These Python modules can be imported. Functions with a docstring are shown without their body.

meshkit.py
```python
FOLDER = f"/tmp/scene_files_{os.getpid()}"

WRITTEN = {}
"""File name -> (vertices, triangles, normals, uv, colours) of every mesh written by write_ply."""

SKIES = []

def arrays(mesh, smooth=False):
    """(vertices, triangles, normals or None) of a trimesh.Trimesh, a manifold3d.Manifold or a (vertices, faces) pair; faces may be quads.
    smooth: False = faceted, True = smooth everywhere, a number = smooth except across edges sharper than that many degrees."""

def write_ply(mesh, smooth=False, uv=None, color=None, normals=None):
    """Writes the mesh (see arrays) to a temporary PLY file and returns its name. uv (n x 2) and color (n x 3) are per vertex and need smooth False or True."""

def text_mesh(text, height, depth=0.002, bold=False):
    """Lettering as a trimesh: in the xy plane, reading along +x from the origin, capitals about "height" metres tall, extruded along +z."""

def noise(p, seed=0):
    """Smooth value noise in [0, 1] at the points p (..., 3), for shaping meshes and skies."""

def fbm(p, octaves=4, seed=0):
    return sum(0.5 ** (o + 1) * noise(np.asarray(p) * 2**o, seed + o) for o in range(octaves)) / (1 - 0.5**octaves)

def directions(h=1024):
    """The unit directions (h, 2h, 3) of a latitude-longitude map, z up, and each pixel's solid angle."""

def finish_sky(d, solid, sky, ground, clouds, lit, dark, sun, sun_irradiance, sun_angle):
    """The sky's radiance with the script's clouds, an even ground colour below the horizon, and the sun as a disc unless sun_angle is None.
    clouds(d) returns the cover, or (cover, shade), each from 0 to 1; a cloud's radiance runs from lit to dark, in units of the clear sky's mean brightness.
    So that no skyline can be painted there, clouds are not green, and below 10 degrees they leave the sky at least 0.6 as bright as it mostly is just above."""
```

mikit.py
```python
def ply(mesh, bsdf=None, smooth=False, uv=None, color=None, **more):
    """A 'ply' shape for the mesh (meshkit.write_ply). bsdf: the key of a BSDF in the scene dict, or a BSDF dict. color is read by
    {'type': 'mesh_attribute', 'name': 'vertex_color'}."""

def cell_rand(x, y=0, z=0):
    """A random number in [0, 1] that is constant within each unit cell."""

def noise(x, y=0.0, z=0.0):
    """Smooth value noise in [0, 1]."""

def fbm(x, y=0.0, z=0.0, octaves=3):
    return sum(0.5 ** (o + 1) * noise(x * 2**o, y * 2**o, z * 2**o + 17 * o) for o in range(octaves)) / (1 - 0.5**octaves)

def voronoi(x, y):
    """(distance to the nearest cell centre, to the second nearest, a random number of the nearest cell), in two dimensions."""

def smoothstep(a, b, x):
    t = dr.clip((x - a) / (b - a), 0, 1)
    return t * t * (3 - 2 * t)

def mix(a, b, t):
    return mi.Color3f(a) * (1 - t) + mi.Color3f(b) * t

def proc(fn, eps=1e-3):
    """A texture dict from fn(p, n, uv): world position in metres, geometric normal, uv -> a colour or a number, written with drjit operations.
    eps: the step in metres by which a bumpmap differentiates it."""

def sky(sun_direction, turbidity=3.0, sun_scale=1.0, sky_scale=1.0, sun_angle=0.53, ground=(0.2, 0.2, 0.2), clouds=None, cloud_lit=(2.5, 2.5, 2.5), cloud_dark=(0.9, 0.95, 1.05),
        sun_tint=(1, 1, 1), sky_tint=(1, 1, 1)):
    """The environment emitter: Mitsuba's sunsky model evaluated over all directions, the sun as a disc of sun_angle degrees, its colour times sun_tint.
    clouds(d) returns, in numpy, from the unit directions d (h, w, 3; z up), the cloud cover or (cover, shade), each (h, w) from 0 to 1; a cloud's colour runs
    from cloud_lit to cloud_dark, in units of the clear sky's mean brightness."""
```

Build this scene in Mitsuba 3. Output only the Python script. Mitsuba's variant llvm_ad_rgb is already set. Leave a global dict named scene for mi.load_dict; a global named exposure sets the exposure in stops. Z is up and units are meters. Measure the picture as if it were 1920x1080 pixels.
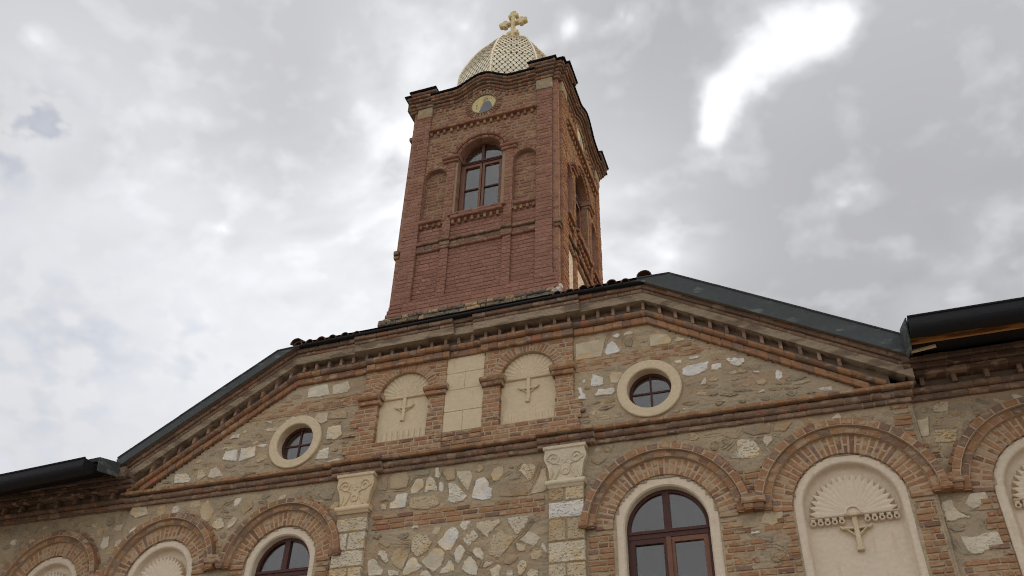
import math, random
import numpy as np, trimesh, mitsuba as mi, drjit as dr, mikit, meshkit
import shapely, shapely.geometry as sg
from mikit import fbm, noise, voronoi, cell_rand, smoothstep, mix

T = mi.ScalarTransform4f
scene, labels = {}, {}
rng = np.random.default_rng(11)
EYE = 1.6                                    # heights below are measured from eye level, 1.6 m above the ground

# ---------------------------------------------------------------- camera, sky, exposure
CAM = np.array([4.833, -11.2, EYE])
FWD, UP = np.array([-.2720, .7431, .6113]), np.array([.1795, -.5849, .7910])
RIGHT = np.cross(FWD, UP)
scene['camera'] = {'type': 'perspective', 'fov': 59.32, 'fov_axis': 'x', 'near_clip': .05, 'far_clip': 3000.0,
                   'to_world': T().look_at(CAM.tolist(), (CAM + FWD).tolist(), UP.tolist())}
exposure = 1.6


def clouds(d):
    def blob(v, s):
        v = np.array(v) / np.linalg.norm(v)
        return np.exp(-(1 - d @ v) / (2 * np.radians(s) ** 2) * 2)
    z = np.maximum(d[..., 2], .04)
    p = np.stack([d[..., 0] / (z + .2), d[..., 1] / (z + .2), z * 0], -1)
    w = meshkit.fbm(p * 2.2 + 7, 4, 3) - .5
    big = meshkit.fbm(p * np.array([1.7, 2.6, 1]) + w[..., None] * .5 + 3.1, 3, 5) - .5
    fine = meshkit.fbm(p * np.array([11, 15, 1]) + w[..., None] * 2.5, 5, 9) - .5
    left = np.clip((-.22 - d[..., 0]) / .3, 0, 1) * np.clip(d[..., 1] + .3, 0, 1)
    s = .82 + .17 * big - .075 * left + (.02 + .10 * left) * fine
    s = s + .16 * blob((.25, .75, .62), 12) + .08 * blob((-.06, .58, .81), 4) + .05 * blob((-.42, .52, .75), 7) - .05 * blob((-.66, .55, .52), 9)
    rag = meshkit.fbm(p * 26 + w[..., None] * 2, 5, 21) - .5
    sharp = sum(blob(v, q) * a for v, q, a in (((.015, .648, .761), 1.3, .78), ((.055, .635, .770), 1.4, .86), ((.095, .624, .774), 1.15, .78), ((.122, .617, .777), .9, .7), ((-.018, .666, .745), 1.0, .74), ((-.027, .679, .733), .75, .62), ((-.033, .692, .722), .6, .62), ((-.154, .574, .804), .7, .85))) + rag * 1.35 + fine * .5
    s = s - .32 * np.clip((sharp - .36) / .62, 0, 1) - .24 * np.clip((sharp - .02) / .7, 0, 1)
    gap = sum(blob(v, q) * a for v, q, a in (((-.345, .595, .727), 3.0, .42), ((-.345, .645, .68), 3.0, .30), ((-.128, .753, .645), 2.6, .40), ((-.26, .73, .63), 5, .34),
              ((-.30, .52, .80), 3.0, .22), ((-.62, .44, .66), 5.0, .14), ((-.50, .66, .56), 7.0, .22), ((.22, .84, .50), 5.0, .25)))
    s = s - gap * np.clip(.75 + 2.2 * fine + 1.0 * w, 0, 1.5)
    s = s - .34 * np.clip((.15 - d[..., 1]) / .8, 0, 1)
    holes = .62 * blob((-.635, .412, .653), 1.0) + .40 * blob((-.665, .40, .63), 2.2) + .24 * blob((-.68, .55, .48), 5) + .26 * blob((-.55, .66, .51), 2.5)
    cover = 1 - np.clip(holes * np.clip(.15 + 4 * fine + 5 * rag, 0, 1.5), 0, .34)
    return cover, np.clip(s, .05, 1)


scene['sky'] = mikit.sky([.72, .30, .62], turbidity=3, sun_scale=.30, sun_angle=14, clouds=clouds, cloud_lit=(5.35, 5.4, 5.55), cloud_dark=(1.61, 1.62, 1.69),
                         ground=(.25, .23, .2))


# ---------------------------------------------------------------- materials
def rgb(*c): return {'type': 'rgb', 'value': list(c)}


def P3(p, s): return p.x * s, p.y * s, p.z * s


def brick_col(p, n, uv):
    t, sm = uv.x, uv.y
    k = dr.floor(t)
    f = t - k
    c0 = mix((.385, .215, .115), (.295, .158, .09), dr.clip(f / .7, 0, 1))
    c0 = mix(c0, (.225, .125, .082), dr.select(f > .74, 1., 0.))
    c0 = mix(c0, (.255, .16, .115), dr.select(f > .86, 1., 0.))
    c0 = mix(c0, (.35, .15, .095), dr.select(f > .95, 1., 0.))
    c1 = mix((.295, .15, .095), (.215, .112, .075), f)
    c1 = mix(c1, (.33, .195, .11), dr.select(f > .80, 1., 0.))
    c2 = mix((.325, .168, .125), (.265, .135, .10), f)
    c3 = mix((.27, .175, .12), (.165, .115, .088), f)
    c3 = mix(c3, (.27, .14, .09), dr.select(f > .92, 1., 0.))
    c3 = mix(c3, mix((.17, .105, .08), (.105, .07, .055), f), dr.select(k > 3.5, 1., 0.))  # darkest brick tone: shade under the wing eaves put into the colour
    c = mix(mix(mix(c0, c1, dr.select(k > .5, 1., 0.)), c2, dr.select(k > 1.5, 1., 0.)), c3, dr.select(k > 2.5, 1., 0.))
    g = fbm(*P3(p, 38.), octaves=3)
    c = c * (.72 + .56 * g) * (.84 + .32 * fbm(*P3(p, 2.2), octaves=4))
    m = smoothstep(.80 - .62 * sm, .98 - .55 * sm, fbm(p.x * 11 + 5, p.y * 11, p.z * 17, octaves=3))
    return mix(c, mix((.43, .32, .21), (.38, .265, .185), dr.select(k > .5, 1., 0.)), m * .8)


def stone_col(p, n, uv):
    t, pit = uv.x, uv.y
    c = mix((.72, .695, .645), (.66, .605, .49), dr.clip(t / .2, 0, 1))
    c = mix(c, (.60, .52, .385), dr.clip((t - .2) / .2, 0, 1))
    c = mix(c, (.52, .415, .27), dr.clip((t - .4) / .15, 0, 1))
    c = mix(c, (.385, .285, .185), dr.clip((t - .55) / .15, 0, 1))
    c = mix(c, (.32, .27, .20), dr.clip((t - .7) / .15, 0, 1))
    c = mix(c, (.37, .30, .205), dr.clip((t - .85) / .15, 0, 1))
    c = mix(c, (.215, .195, .16), dr.clip((t - 1.2) / .2, 0, 1))
    c = mix(c, (.19, .145, .10), dr.clip((t - 1.6) / .2, 0, 1))
    m = fbm(p.x * 8, p.y * 8 + 3, p.z * 8, octaves=4)
    c = c * (.74 + .5 * m)
    c = mix(c, c * mi.Color3f(1.02, .86, .62), smoothstep(.52, .72, fbm(p.x * 5 + 9, p.y * 5, p.z * 5)) * .6)
    h = fbm(p.x * 42, p.y * 42, p.z * 55, octaves=3)
    return mix(c, c * mi.Color3f(.52, .47, .38), smoothstep(.60, .74, h + .14 * (pit - .5)) * dr.clip(pit * 1.2, 0, 1))


def mortar_col(p, n, uv):
    t = uv.x
    m = fbm(p.x * 1.7, p.y * 1.7, p.z * 1.7, octaves=4)
    w = mix((.425, .335, .22), (.365, .295, .20), smoothstep(.35, .65, m))
    w = mix(w, (.38, .255, .165), smoothstep(.56, .70, fbm(p.x * 2.3 + 4, p.y, p.z * 3.1 + 2, octaves=4)) * .55)
    w = mix(w, (.26, .215, .16), smoothstep(.57, .70, fbm(p.x * 6 + 4, p.y, p.z * 9 + 2, octaves=3)) * .45)
    b = mix((.47, .355, .235), (.41, .295, .195), fbm(*P3(p, 6.)))
    c = mix((.185, .135, .10), (.25, .19, .14), fbm(*P3(p, 7.)))
    d = mix((.37, .225, .17), (.31, .175, .13), fbm(*P3(p, 6.)))
    e = mix((.36, .255, .17), (.29, .20, .135), fbm(*P3(p, 6.)))
    x = mix(w, b, dr.select(t > .5, 1., 0.))
    x = mix(x, c, dr.select(t > 1.5, 1., 0.))
    x = mix(x, d, dr.select(t > 2.5, 1., 0.))
    x = mix(x, e, dr.select(t > 3.5, 1., 0.))
    sl = mix((.36, .285, .20), (.20, .15, .11), smoothstep(.42, .66, fbm(p.x * 4, p.y * 4, p.z * 9, octaves=4)))
    x = mix(x, sl, dr.select(t > 4.5, 1., 0.))
    return x * (.80 + .4 * fbm(*P3(p, 45.), octaves=3))


def plaster_col(p, n, uv):
    t = uv.x
    c = mix((.64, .525, .355), (.60, .49, .335), fbm(*P3(p, 3.), octaves=4))
    c = mix(c, (.665, .56, .43), dr.select(t > .5, 1., 0.))
    c = mix(c, (.63, .545, .40), dr.select(t > 1.5, 1., 0.))
    c = mix(c, (.64, .51, .335), dr.select(t > 2.5, 1., 0.))
    st = smoothstep(.60, .78, fbm(p.x * 13, p.y * 13, p.z * 2.2, octaves=4))
    c = mix(c, c * mi.Color3f(.78, .70, .60), st * .35)
    return c * (.90 + .2 * fbm(*P3(p, 26.), octaves=3))


def bump(h, scale, inner):
    return {'type': 'twosided', 'b': {'type': 'bumpmap', 'inner': inner, 'tex': h, 'scale': scale}}


def diff(tex): return {'type': 'diffuse', 'reflectance': tex}


scene['brick'] = bump(mikit.proc(lambda p, n, uv: fbm(p.x * 60, p.y * 60, p.z * 75, octaves=3), 2e-3), .007, diff(mikit.proc(brick_col)))
scene['stone'] = bump(mikit.proc(lambda p, n, uv: fbm(p.x * 30, p.y * 30, p.z * 42, octaves=4), 2e-3), .022, diff(mikit.proc(stone_col)))
scene['mortar'] = bump(mikit.proc(lambda p, n, uv: fbm(p.x * 22, p.y * 22, p.z * 34, octaves=4), 2e-3), .018, diff(mikit.proc(mortar_col)))
scene['plaster'] = bump(mikit.proc(lambda p, n, uv: fbm(*P3(p, 30.), octaves=3), 2e-3), .004, diff(mikit.proc(plaster_col)))
scene['wood'] = bump(mikit.proc(lambda p, n, uv: fbm(p.x * 60, p.y * 60, p.z * 9, octaves=3), 2e-3), .0015,
                     {'type': 'roughplastic', 'alpha': .32, 'int_ior': 1.33, 'diffuse_reflectance': mikit.proc(lambda p, n, uv: mix((.075, .026, .018), (.19, .085, .05), dr.select(uv.x > .5, 1., 0.)) * (.7 + .6 * fbm(p.x * 40, p.y * 40, p.z * 6, octaves=3)))})
scene['glass'] = {'type': 'principledthin', 'base_color': rgb(.93, .95, .95), 'roughness': .07, 'spec_trans': 1.0, 'eta': 2.0}
scene['room'] = {'type': 'twosided', 'b': diff(rgb(.46, .42, .36))}


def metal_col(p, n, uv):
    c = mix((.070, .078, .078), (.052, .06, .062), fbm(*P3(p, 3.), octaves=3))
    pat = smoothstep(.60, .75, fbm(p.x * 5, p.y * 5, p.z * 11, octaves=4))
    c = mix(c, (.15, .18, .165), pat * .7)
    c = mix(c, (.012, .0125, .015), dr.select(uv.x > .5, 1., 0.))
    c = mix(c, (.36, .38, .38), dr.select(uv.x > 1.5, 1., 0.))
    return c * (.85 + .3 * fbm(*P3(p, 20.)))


scene['sheet'] = bump(mikit.proc(lambda p, n, uv: fbm(*P3(p, 5.), octaves=3), 4e-3), .01, {'type': 'principled', 'base_color': mikit.proc(metal_col), 'metallic': .0, 'roughness': .58, 'specular': .22})
scene['board'] = {'type': 'twosided', 'b': diff(mikit.proc(lambda p, n, uv: mix((.47, .22, .075), (.20, .085, .04), smoothstep(.45, .65, fbm(p.x * 3, p.y * 20, p.z * 24, octaves=4)))))}
scene['tile'] = bump(mikit.proc(lambda p, n, uv: fbm(*P3(p, 35.), octaves=3), 2e-3), .008,
                     diff(mikit.proc(lambda p, n, uv: mix((.19, .085, .055), (.075, .06, .05), smoothstep(.35, .65, fbm(*P3(p, 9.), octaves=4))) * (.75 + .5 * uv.x))))
scene['scale'] = {'type': 'twosided', 'b': {'type': 'principled', 'base_color': mikit.proc(lambda p, n, uv: mix((.76, .69, .52), (.64, .575, .43), uv.x) * (.86 + .28 * fbm(*P3(p, 16.), octaves=3))), 'metallic': .12, 'roughness': .36, 'specular': .5}}
scene['dome_deck'] = {'type': 'twosided', 'b': diff(rgb(.44, .405, .33))}
scene['gilding'] = {'type': 'twosided', 'b': {'type': 'principled', 'base_color': mikit.proc(lambda p, n, uv: mix((.60, .49, .26), (.50, .37, .19), smoothstep(.5, .7, fbm(*P3(p, 7.), octaves=4)))), 'metallic': .3, 'roughness': .45}}
ICON = {'icon_gold': (.60, .48, .20), 'icon_blue': (.13, .145, .175), 'icon_brown': (.20, .15, .07), 'icon_skin': (.36, .27, .16)}
for k, c in ICON.items():
    scene[k] = {'type': 'twosided', 'b': {'type': 'roughplastic', 'alpha': .25, 'diffuse_reflectance': rgb(*c)}}
scene['paving'] = bump(mikit.proc(lambda p, n, uv: fbm(*P3(p, 9.), octaves=4), 4e-3), .02, diff(mikit.proc(lambda p, n, uv: mix((.34, .30, .25), (.26, .235, .20), voronoi(p.x * 1.4, p.y * 2.)[2]) * (.8 + .4 * fbm(*P3(p, 5.), octaves=4)))))


# ---------------------------------------------------------------- mesh helpers
def front(u, d, z):                          # the church front: u along it, d into it, z from eye level
    return np.stack([np.broadcast_to(u, np.shape(z)) + 0. * z, d + 0. * z, z + EYE], -1)


class Mesh:
    def __init__(self): self.v, self.f, self.t, self.n = [], [], [], 0

    def add(self, V, F, t=(0., 0.)):
        self.v.append(np.asarray(V, float)); self.f.append(np.asarray(F, int) + self.n); self.t.append(np.tile(np.asarray(t, float), (len(V), 1)))
        self.n += len(V)
        return self

    def get(self): return np.vstack(self.v), np.vstack(self.f), np.vstack(self.t)


used = {}


def key_of(name):
    used[name] = used.get(name, 0) + 1
    return name if used[name] == 1 else f'{name}_{used[name] - 1:03d}'


def emit(key, mesh, bsdf, smooth=False):
    V, F, t = mesh.get()
    if smooth:
        scene[key] = mikit.ply((V, F), bsdf, smooth=True, uv=t)
    else:                                    # facets of their own
        scene[key] = mikit.ply((V, F), bsdf, smooth=False, uv=t)
    return key


def one(name, V, F, bsdf, t=(0., 0.), smooth=False):
    return emit(key_of(name), Mesh().add(V, F, t), bsdf, smooth)


pieces = {}


def put(holder, name, V, F, bsdf, t=(0., 0.)):
    pieces.setdefault((holder, name, bsdf), []).append((V, F, t))


def shown(V):
    q = V - CAM
    w = q @ FWD
    if w.min() < .1: return 0
    x, y = (q @ RIGHT) / w / .5695, (q @ UP) / w / .3204
    lo, hi = np.clip([x.min(), y.min()], -1, 1), np.clip([x.max(), y.max()], -1, 1)
    return float(np.prod(hi - lo))


def flush_pieces(most=300):
    for (holder, name, bsdf), L in pieces.items():
        L = sorted(L, key=lambda q: -shown(q[0]))
        own = [q for q in L[:most] if shown(q[0]) > 0]
        rest = L[len(own):]
        for V, F, t in own: one(f'{holder}__{name}', V, F, bsdf, t)
        if rest:
            m = Mesh()
            for V, F, t in rest: m.add(V, F, t)
            k = key_of(f'{holder}__{name}work' if name == 'brick' else f'{holder}__small_{name}s')
            emit(k, m, bsdf)
            labels[k] = {'kind': 'stuff'}


def closed(V, F):
    V, F = np.asarray(V, float), np.asarray(F, int)
    a, b, c = V[F[:, 0]] - V.mean(0), V[F[:, 1]] - V.mean(0), V[F[:, 2]] - V.mean(0)
    return (V, F) if np.einsum('ij,ij->', a, np.cross(b, c)) > 0 else (V, F[:, ::-1])


def ccw(p):
    p = np.asarray(p, float)
    return p if np.sum(p[:, 0] * np.roll(p[:, 1], -1) - np.roll(p[:, 0], -1) * p[:, 1]) > 0 else p[::-1]


def inset(p, c):
    e = np.roll(p, -1, 0) - p
    e /= np.linalg.norm(e, axis=1, keepdims=True) + 1e-12
    n1 = np.stack([-e[:, 1], e[:, 0]], 1)
    n0 = np.roll(n1, 1, 0)
    return p + c * (n0 + n1) / np.maximum(1 + (n0 * n1).sum(1, keepdims=True), .35)


def tri2(p):
    return np.array(trimesh.creation.triangulate_polygon(sg.Polygon(p), engine='earcut')[1])


def block(poly, d0, d1, ch=.006, P=front, wob=0.):
    """A stone or brick: the polygon (u, z) from depth d0 out to d1, its front edges bevelled."""
    p = ccw(poly)
    n = len(p)
    q = inset(p, ch)
    dd = d1 + (rng.uniform(-wob, wob, n) if wob else 0.)
    V = np.vstack([P(p[:, 0], d0 + 0 * p[:, 0], p[:, 1]), P(p[:, 0], dd + ch, p[:, 1]), P(q[:, 0], dd + 0 * q[:, 0], q[:, 1])])
    i = np.arange(n); j = (i + 1) % n
    F = [np.c_[i, j, j + n], np.c_[i, j + n, i + n], np.c_[i + n, j + n, j + 2 * n], np.c_[i + n, j + 2 * n, i + 2 * n]]
    if n == 4: top = np.array([[0, 1, 2], [0, 2, 3]])
    else:
        poly_ = sg.Polygon(q)
        if n > 6 and poly_.is_valid:
            tv, top = trimesh.creation.triangulate_polygon(poly_, engine='earcut')
            if len(tv) != n: top = np.array([[0, k, k + 1] for k in range(1, n - 1)])
            else:
                idx = np.array([np.argmin(((q - v) ** 2).sum(1)) for v in tv]); top = idx[np.array(top)]
                a, b, c = q[top[:, 0]], q[top[:, 1]], q[top[:, 2]]
                neg = (b[:, 0] - a[:, 0]) * (c[:, 1] - a[:, 1]) - (b[:, 1] - a[:, 1]) * (c[:, 0] - a[:, 0]) < 0
                top[neg] = top[neg][:, ::-1]
        else: top = np.array([[0, k, k + 1] for k in range(1, n - 1)])
    F.append(top + 2 * n)
    return V, np.vstack(F)


def rough(poly, seg=.045, amp=.006):
    p = ccw(poly); out = []
    for a, b in zip(p, np.roll(p, -1, 0)):
        L = np.linalg.norm(b - a); k = max(1, int(round(L / seg)))
        nrm = np.array([-(b - a)[1], (b - a)[0]]) / (L + 1e-9)
        for s in range(k): out.append(a + (b - a) * s / k + nrm * rng.uniform(-amp, amp) + rng.uniform(-amp, amp, 2) * .4)
    return np.array(out)


def bar(ua, ub, zf, prof, P=front, lean=0.):
    """A straight run from ua to ub of the outline prof [(height above zf, depth)], closed at both ends."""
    pr = np.array(prof, float); n = len(pr)
    mid = pr[:, 0].mean()
    A = P(ua - lean * (pr[:, 0] - mid), pr[:, 1], zf(ua) + pr[:, 0]); B = P(ub - lean * (pr[:, 0] - mid), pr[:, 1], zf(ub) + pr[:, 0])
    i = np.arange(n); j = (i + 1) % n
    F = [np.c_[i, j, j + n], np.c_[i, j + n, i + n]] + [np.array([[0, k + 1, k], [n, n + k, n + k + 1]]) for k in range(1, n - 1)]
    return closed(np.vstack([A, B]), np.vstack(F))


def nose(o0, o1, d0, d1, ch):                 # outline of a bevelled brick in a course
    return [(o0, d0), (o0, d1 + ch), (o0 + ch, d1), (o1 - ch, d1), (o1, d1 + ch), (o1, d0)]


def roll(o0, o1, d0, d1, n=5):                # outline of a half-round brick
    r, m = (o1 - o0) / 2, (o0 + o1) / 2
    a = np.linspace(-90, 90, n + 1)
    return [(o0, d0)] + [(m + r * math.sin(math.radians(x)), d1 + r * (1 - math.cos(math.radians(x)))) for x in a] + [(o1, d0)]


def run(holder, segs, zf, outline, L, joint, bsdf, tone, smear, P=front, core=None, leanf=None, name='brick', o=(0, 0), keep=None):
    """Bricks side by side along segs [(u0, u1, extra depth)], over a slightly smaller core of mortar."""
    for u0, u1, ex in segs:
        if u1 - u0 < .02: continue
        pr = [(a, d + ex if k not in (0, len(outline) - 1) else d) for k, (a, d) in enumerate(outline)]
        if core is not None:
            m = np.mean([a for a, _ in pr])
            pc = [(m + (a - m) * .94, d + .007) for a, d in pr]
            core.add(*bar(u0, u1, zf, pc, P), core.tone)
        u = u0
        while u < u1 - .02:
            w = L * rng.uniform(.82, 1.18)
            v = min(u + w, u1)
            if u1 - v < L * .35: v = u1
            if keep is None or rng.random() < keep:
                jz = rng.uniform(-.004, .004); jd = rng.uniform(-.005, .005)
                q = [(a + jz, d + jd) for a, d in pr]
                V, F = bar(u + joint / 2, v - joint / 2, zf, q, P, leanf((u + v) / 2) if leanf else 0.)
                put(holder, name, V, F, bsdf, (tone(), smear()))
            u = v


def fill(holder, region, z0, z1, d0, d1, tone, smear, pitch=.08, L=.24, joint=.021, P=front, ch=.006, name='brick', wob=.004, drop=0.):
    """Courses of brick over the region (u, z)."""
    b = region.bounds
    shapely.prepare(region)
    k0, k1 = math.floor((b[1] - z0) / pitch), math.ceil((b[3] - z0) / pitch)
    for k in range(k0, k1):
        z = z0 + k * pitch
        if z > z1: break
        u = b[0] - rng.uniform(0, .2) - (.12 if k % 2 else 0)
        while u < b[2]:
            w = L * rng.uniform(.86, 1.14) if rng.random() > .28 else L * rng.uniform(.42, .6)
            r = sg.box(u + joint / 2, z + joint / 2, u + w - joint / 2, z + pitch - joint / 2)
            u += w
            if not region.intersects(r) or rng.random() < drop: continue
            if region.contains(r): ps = [np.array(r.exterior.coords)[:-1]]
            else:
                g = region.intersection(r)
                ps = [np.array(x.simplify(.004).exterior.coords)[:-1] for x in getattr(g, 'geoms', [g]) if x.geom_type == 'Polygon' and x.area > .0011]
            for q in ps:
                if len(q) < 3: continue
                q = ccw(q) + rng.uniform(-.0035, .0035, q.shape)
                if min(np.ptp(q[:, 0]), np.ptp(q[:, 1])) < .018: continue
                V, F = block(q, d0, d1 + rng.uniform(-wob, wob), ch, P)
                put(holder, name, V, F, 'brick', (tone(), smear()))


def ring_poly(c, zc, r0, r1, a0, a1, n=2):
    a = np.radians(np.linspace(a0, a1, n + 1))
    o = np.stack([c + r1 * np.cos(a), zc + r1 * np.sin(a)], 1); i = np.stack([c + r0 * np.cos(a), zc + r0 * np.sin(a)], 1)
    return np.vstack([o, i[::-1]])


def arch_shape(c, zc, r, zb, n=40):
    a = np.radians(np.linspace(0, 180, n + 1))
    return sg.Polygon([(c - r, zb), (c + r, zb)] + [(c + r * math.cos(x), zc + r * math.sin(x)) for x in a])


def disc(c, z, r, n=48):
    a = np.radians(np.arange(n) * 360 / n)
    return sg.Polygon(np.stack([c + r * np.cos(a), z + r * np.sin(a)], 1))


def solid(region, d0, d1, P=front):
    """The region (u, z) with thickness, from depth d0 (inside) to d1 (outside)."""
    V, F = [], []
    n = 0
    for g in getattr(region, 'geoms', [region]):
        m = trimesh.creation.extrude_polygon(g, 1., engine='earcut')
        v = np.array(m.vertices)
        V.append(P(v[:, 0], d0 + (d1 - d0) * v[:, 2], v[:, 1])); F.append(np.array(m.faces) + n); n += len(v)
    return closed(np.vstack(V), np.vstack(F))


def sheet(region, d, step, amp, P=front, seed=0):
    """A rough wall face over the region as a grid of small facets."""
    b = region.bounds
    u, z = np.meshgrid(np.arange(b[0], b[2] + step, step), np.arange(b[1], b[3] + step, step))
    u, z = np.clip(u, b[0], b[2]), np.clip(z, b[1], b[3])
    inside = shapely.contains_xy(region.buffer(1e-6), u.ravel(), z.ravel()).reshape(u.shape)
    q = np.stack([u, z, 0 * u], -1)
    dd = d + amp * (meshkit.fbm(q * 4.5, 4, seed) - .5) * 2 + amp * .7 * (meshkit.fbm(q * np.array([9, 17, 1]), 3, seed + 5) - .5) * 2
    ok = inside[:-1, :-1] & inside[1:, :-1] & inside[:-1, 1:] & inside[1:, 1:]
    i = np.arange(u.size).reshape(u.shape)
    a, b_, c, e = (x[ok] for x in (i[:-1, :-1], i[:-1, 1:], i[1:, 1:], i[1:, :-1]))
    F = np.vstack([np.c_[a, b_, c], np.c_[a, c, e]])
    return P(u.ravel(), dd.ravel(), z.ravel()), F


def tube(points, r, n=6, P=None):
    p = np.asarray(points, float)
    t = np.gradient(p, axis=0); t /= np.linalg.norm(t, axis=1, keepdims=True) + 1e-9
    ref = np.array([0, 1, .0]) if abs(t[:, 1]).max() < .9 else np.array([1., 0, 0])
    a = np.cross(t, ref); a /= np.linalg.norm(a, axis=1, keepdims=True) + 1e-9
    b = np.cross(t, a)
    r = np.broadcast_to(r, len(p))
    th = np.arange(n) * 2 * np.pi / n
    V = (p[:, None] + r[:, None, None] * (a[:, None] * np.cos(th)[None, :, None] + b[:, None] * np.sin(th)[None, :, None])).reshape(-1, 3)
    i = np.arange(len(p) - 1)[:, None] * n + np.arange(n)[None]; j = np.arange(len(p) - 1)[:, None] * n + (np.arange(n)[None] + 1) % n
    F = np.vstack([np.c_[i.ravel(), j.ravel(), (j + n).ravel()], np.c_[i.ravel(), (j + n).ravel(), (i + n).ravel()]])
    ends = [[0, k + 1, k] for k in range(1, n - 1)] + [[(len(p) - 1) * n, (len(p) - 1) * n + k, (len(p) - 1) * n + k + 1] for k in range(1, n - 1)]
    return closed(V, np.vstack([F, ends]))


def core(tone):
    m = Mesh(); m.tone = (tone, 0.)
    return m


def U(a, b): return lambda: float(rng.uniform(a, b))


def lit(v): return lambda: v


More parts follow.
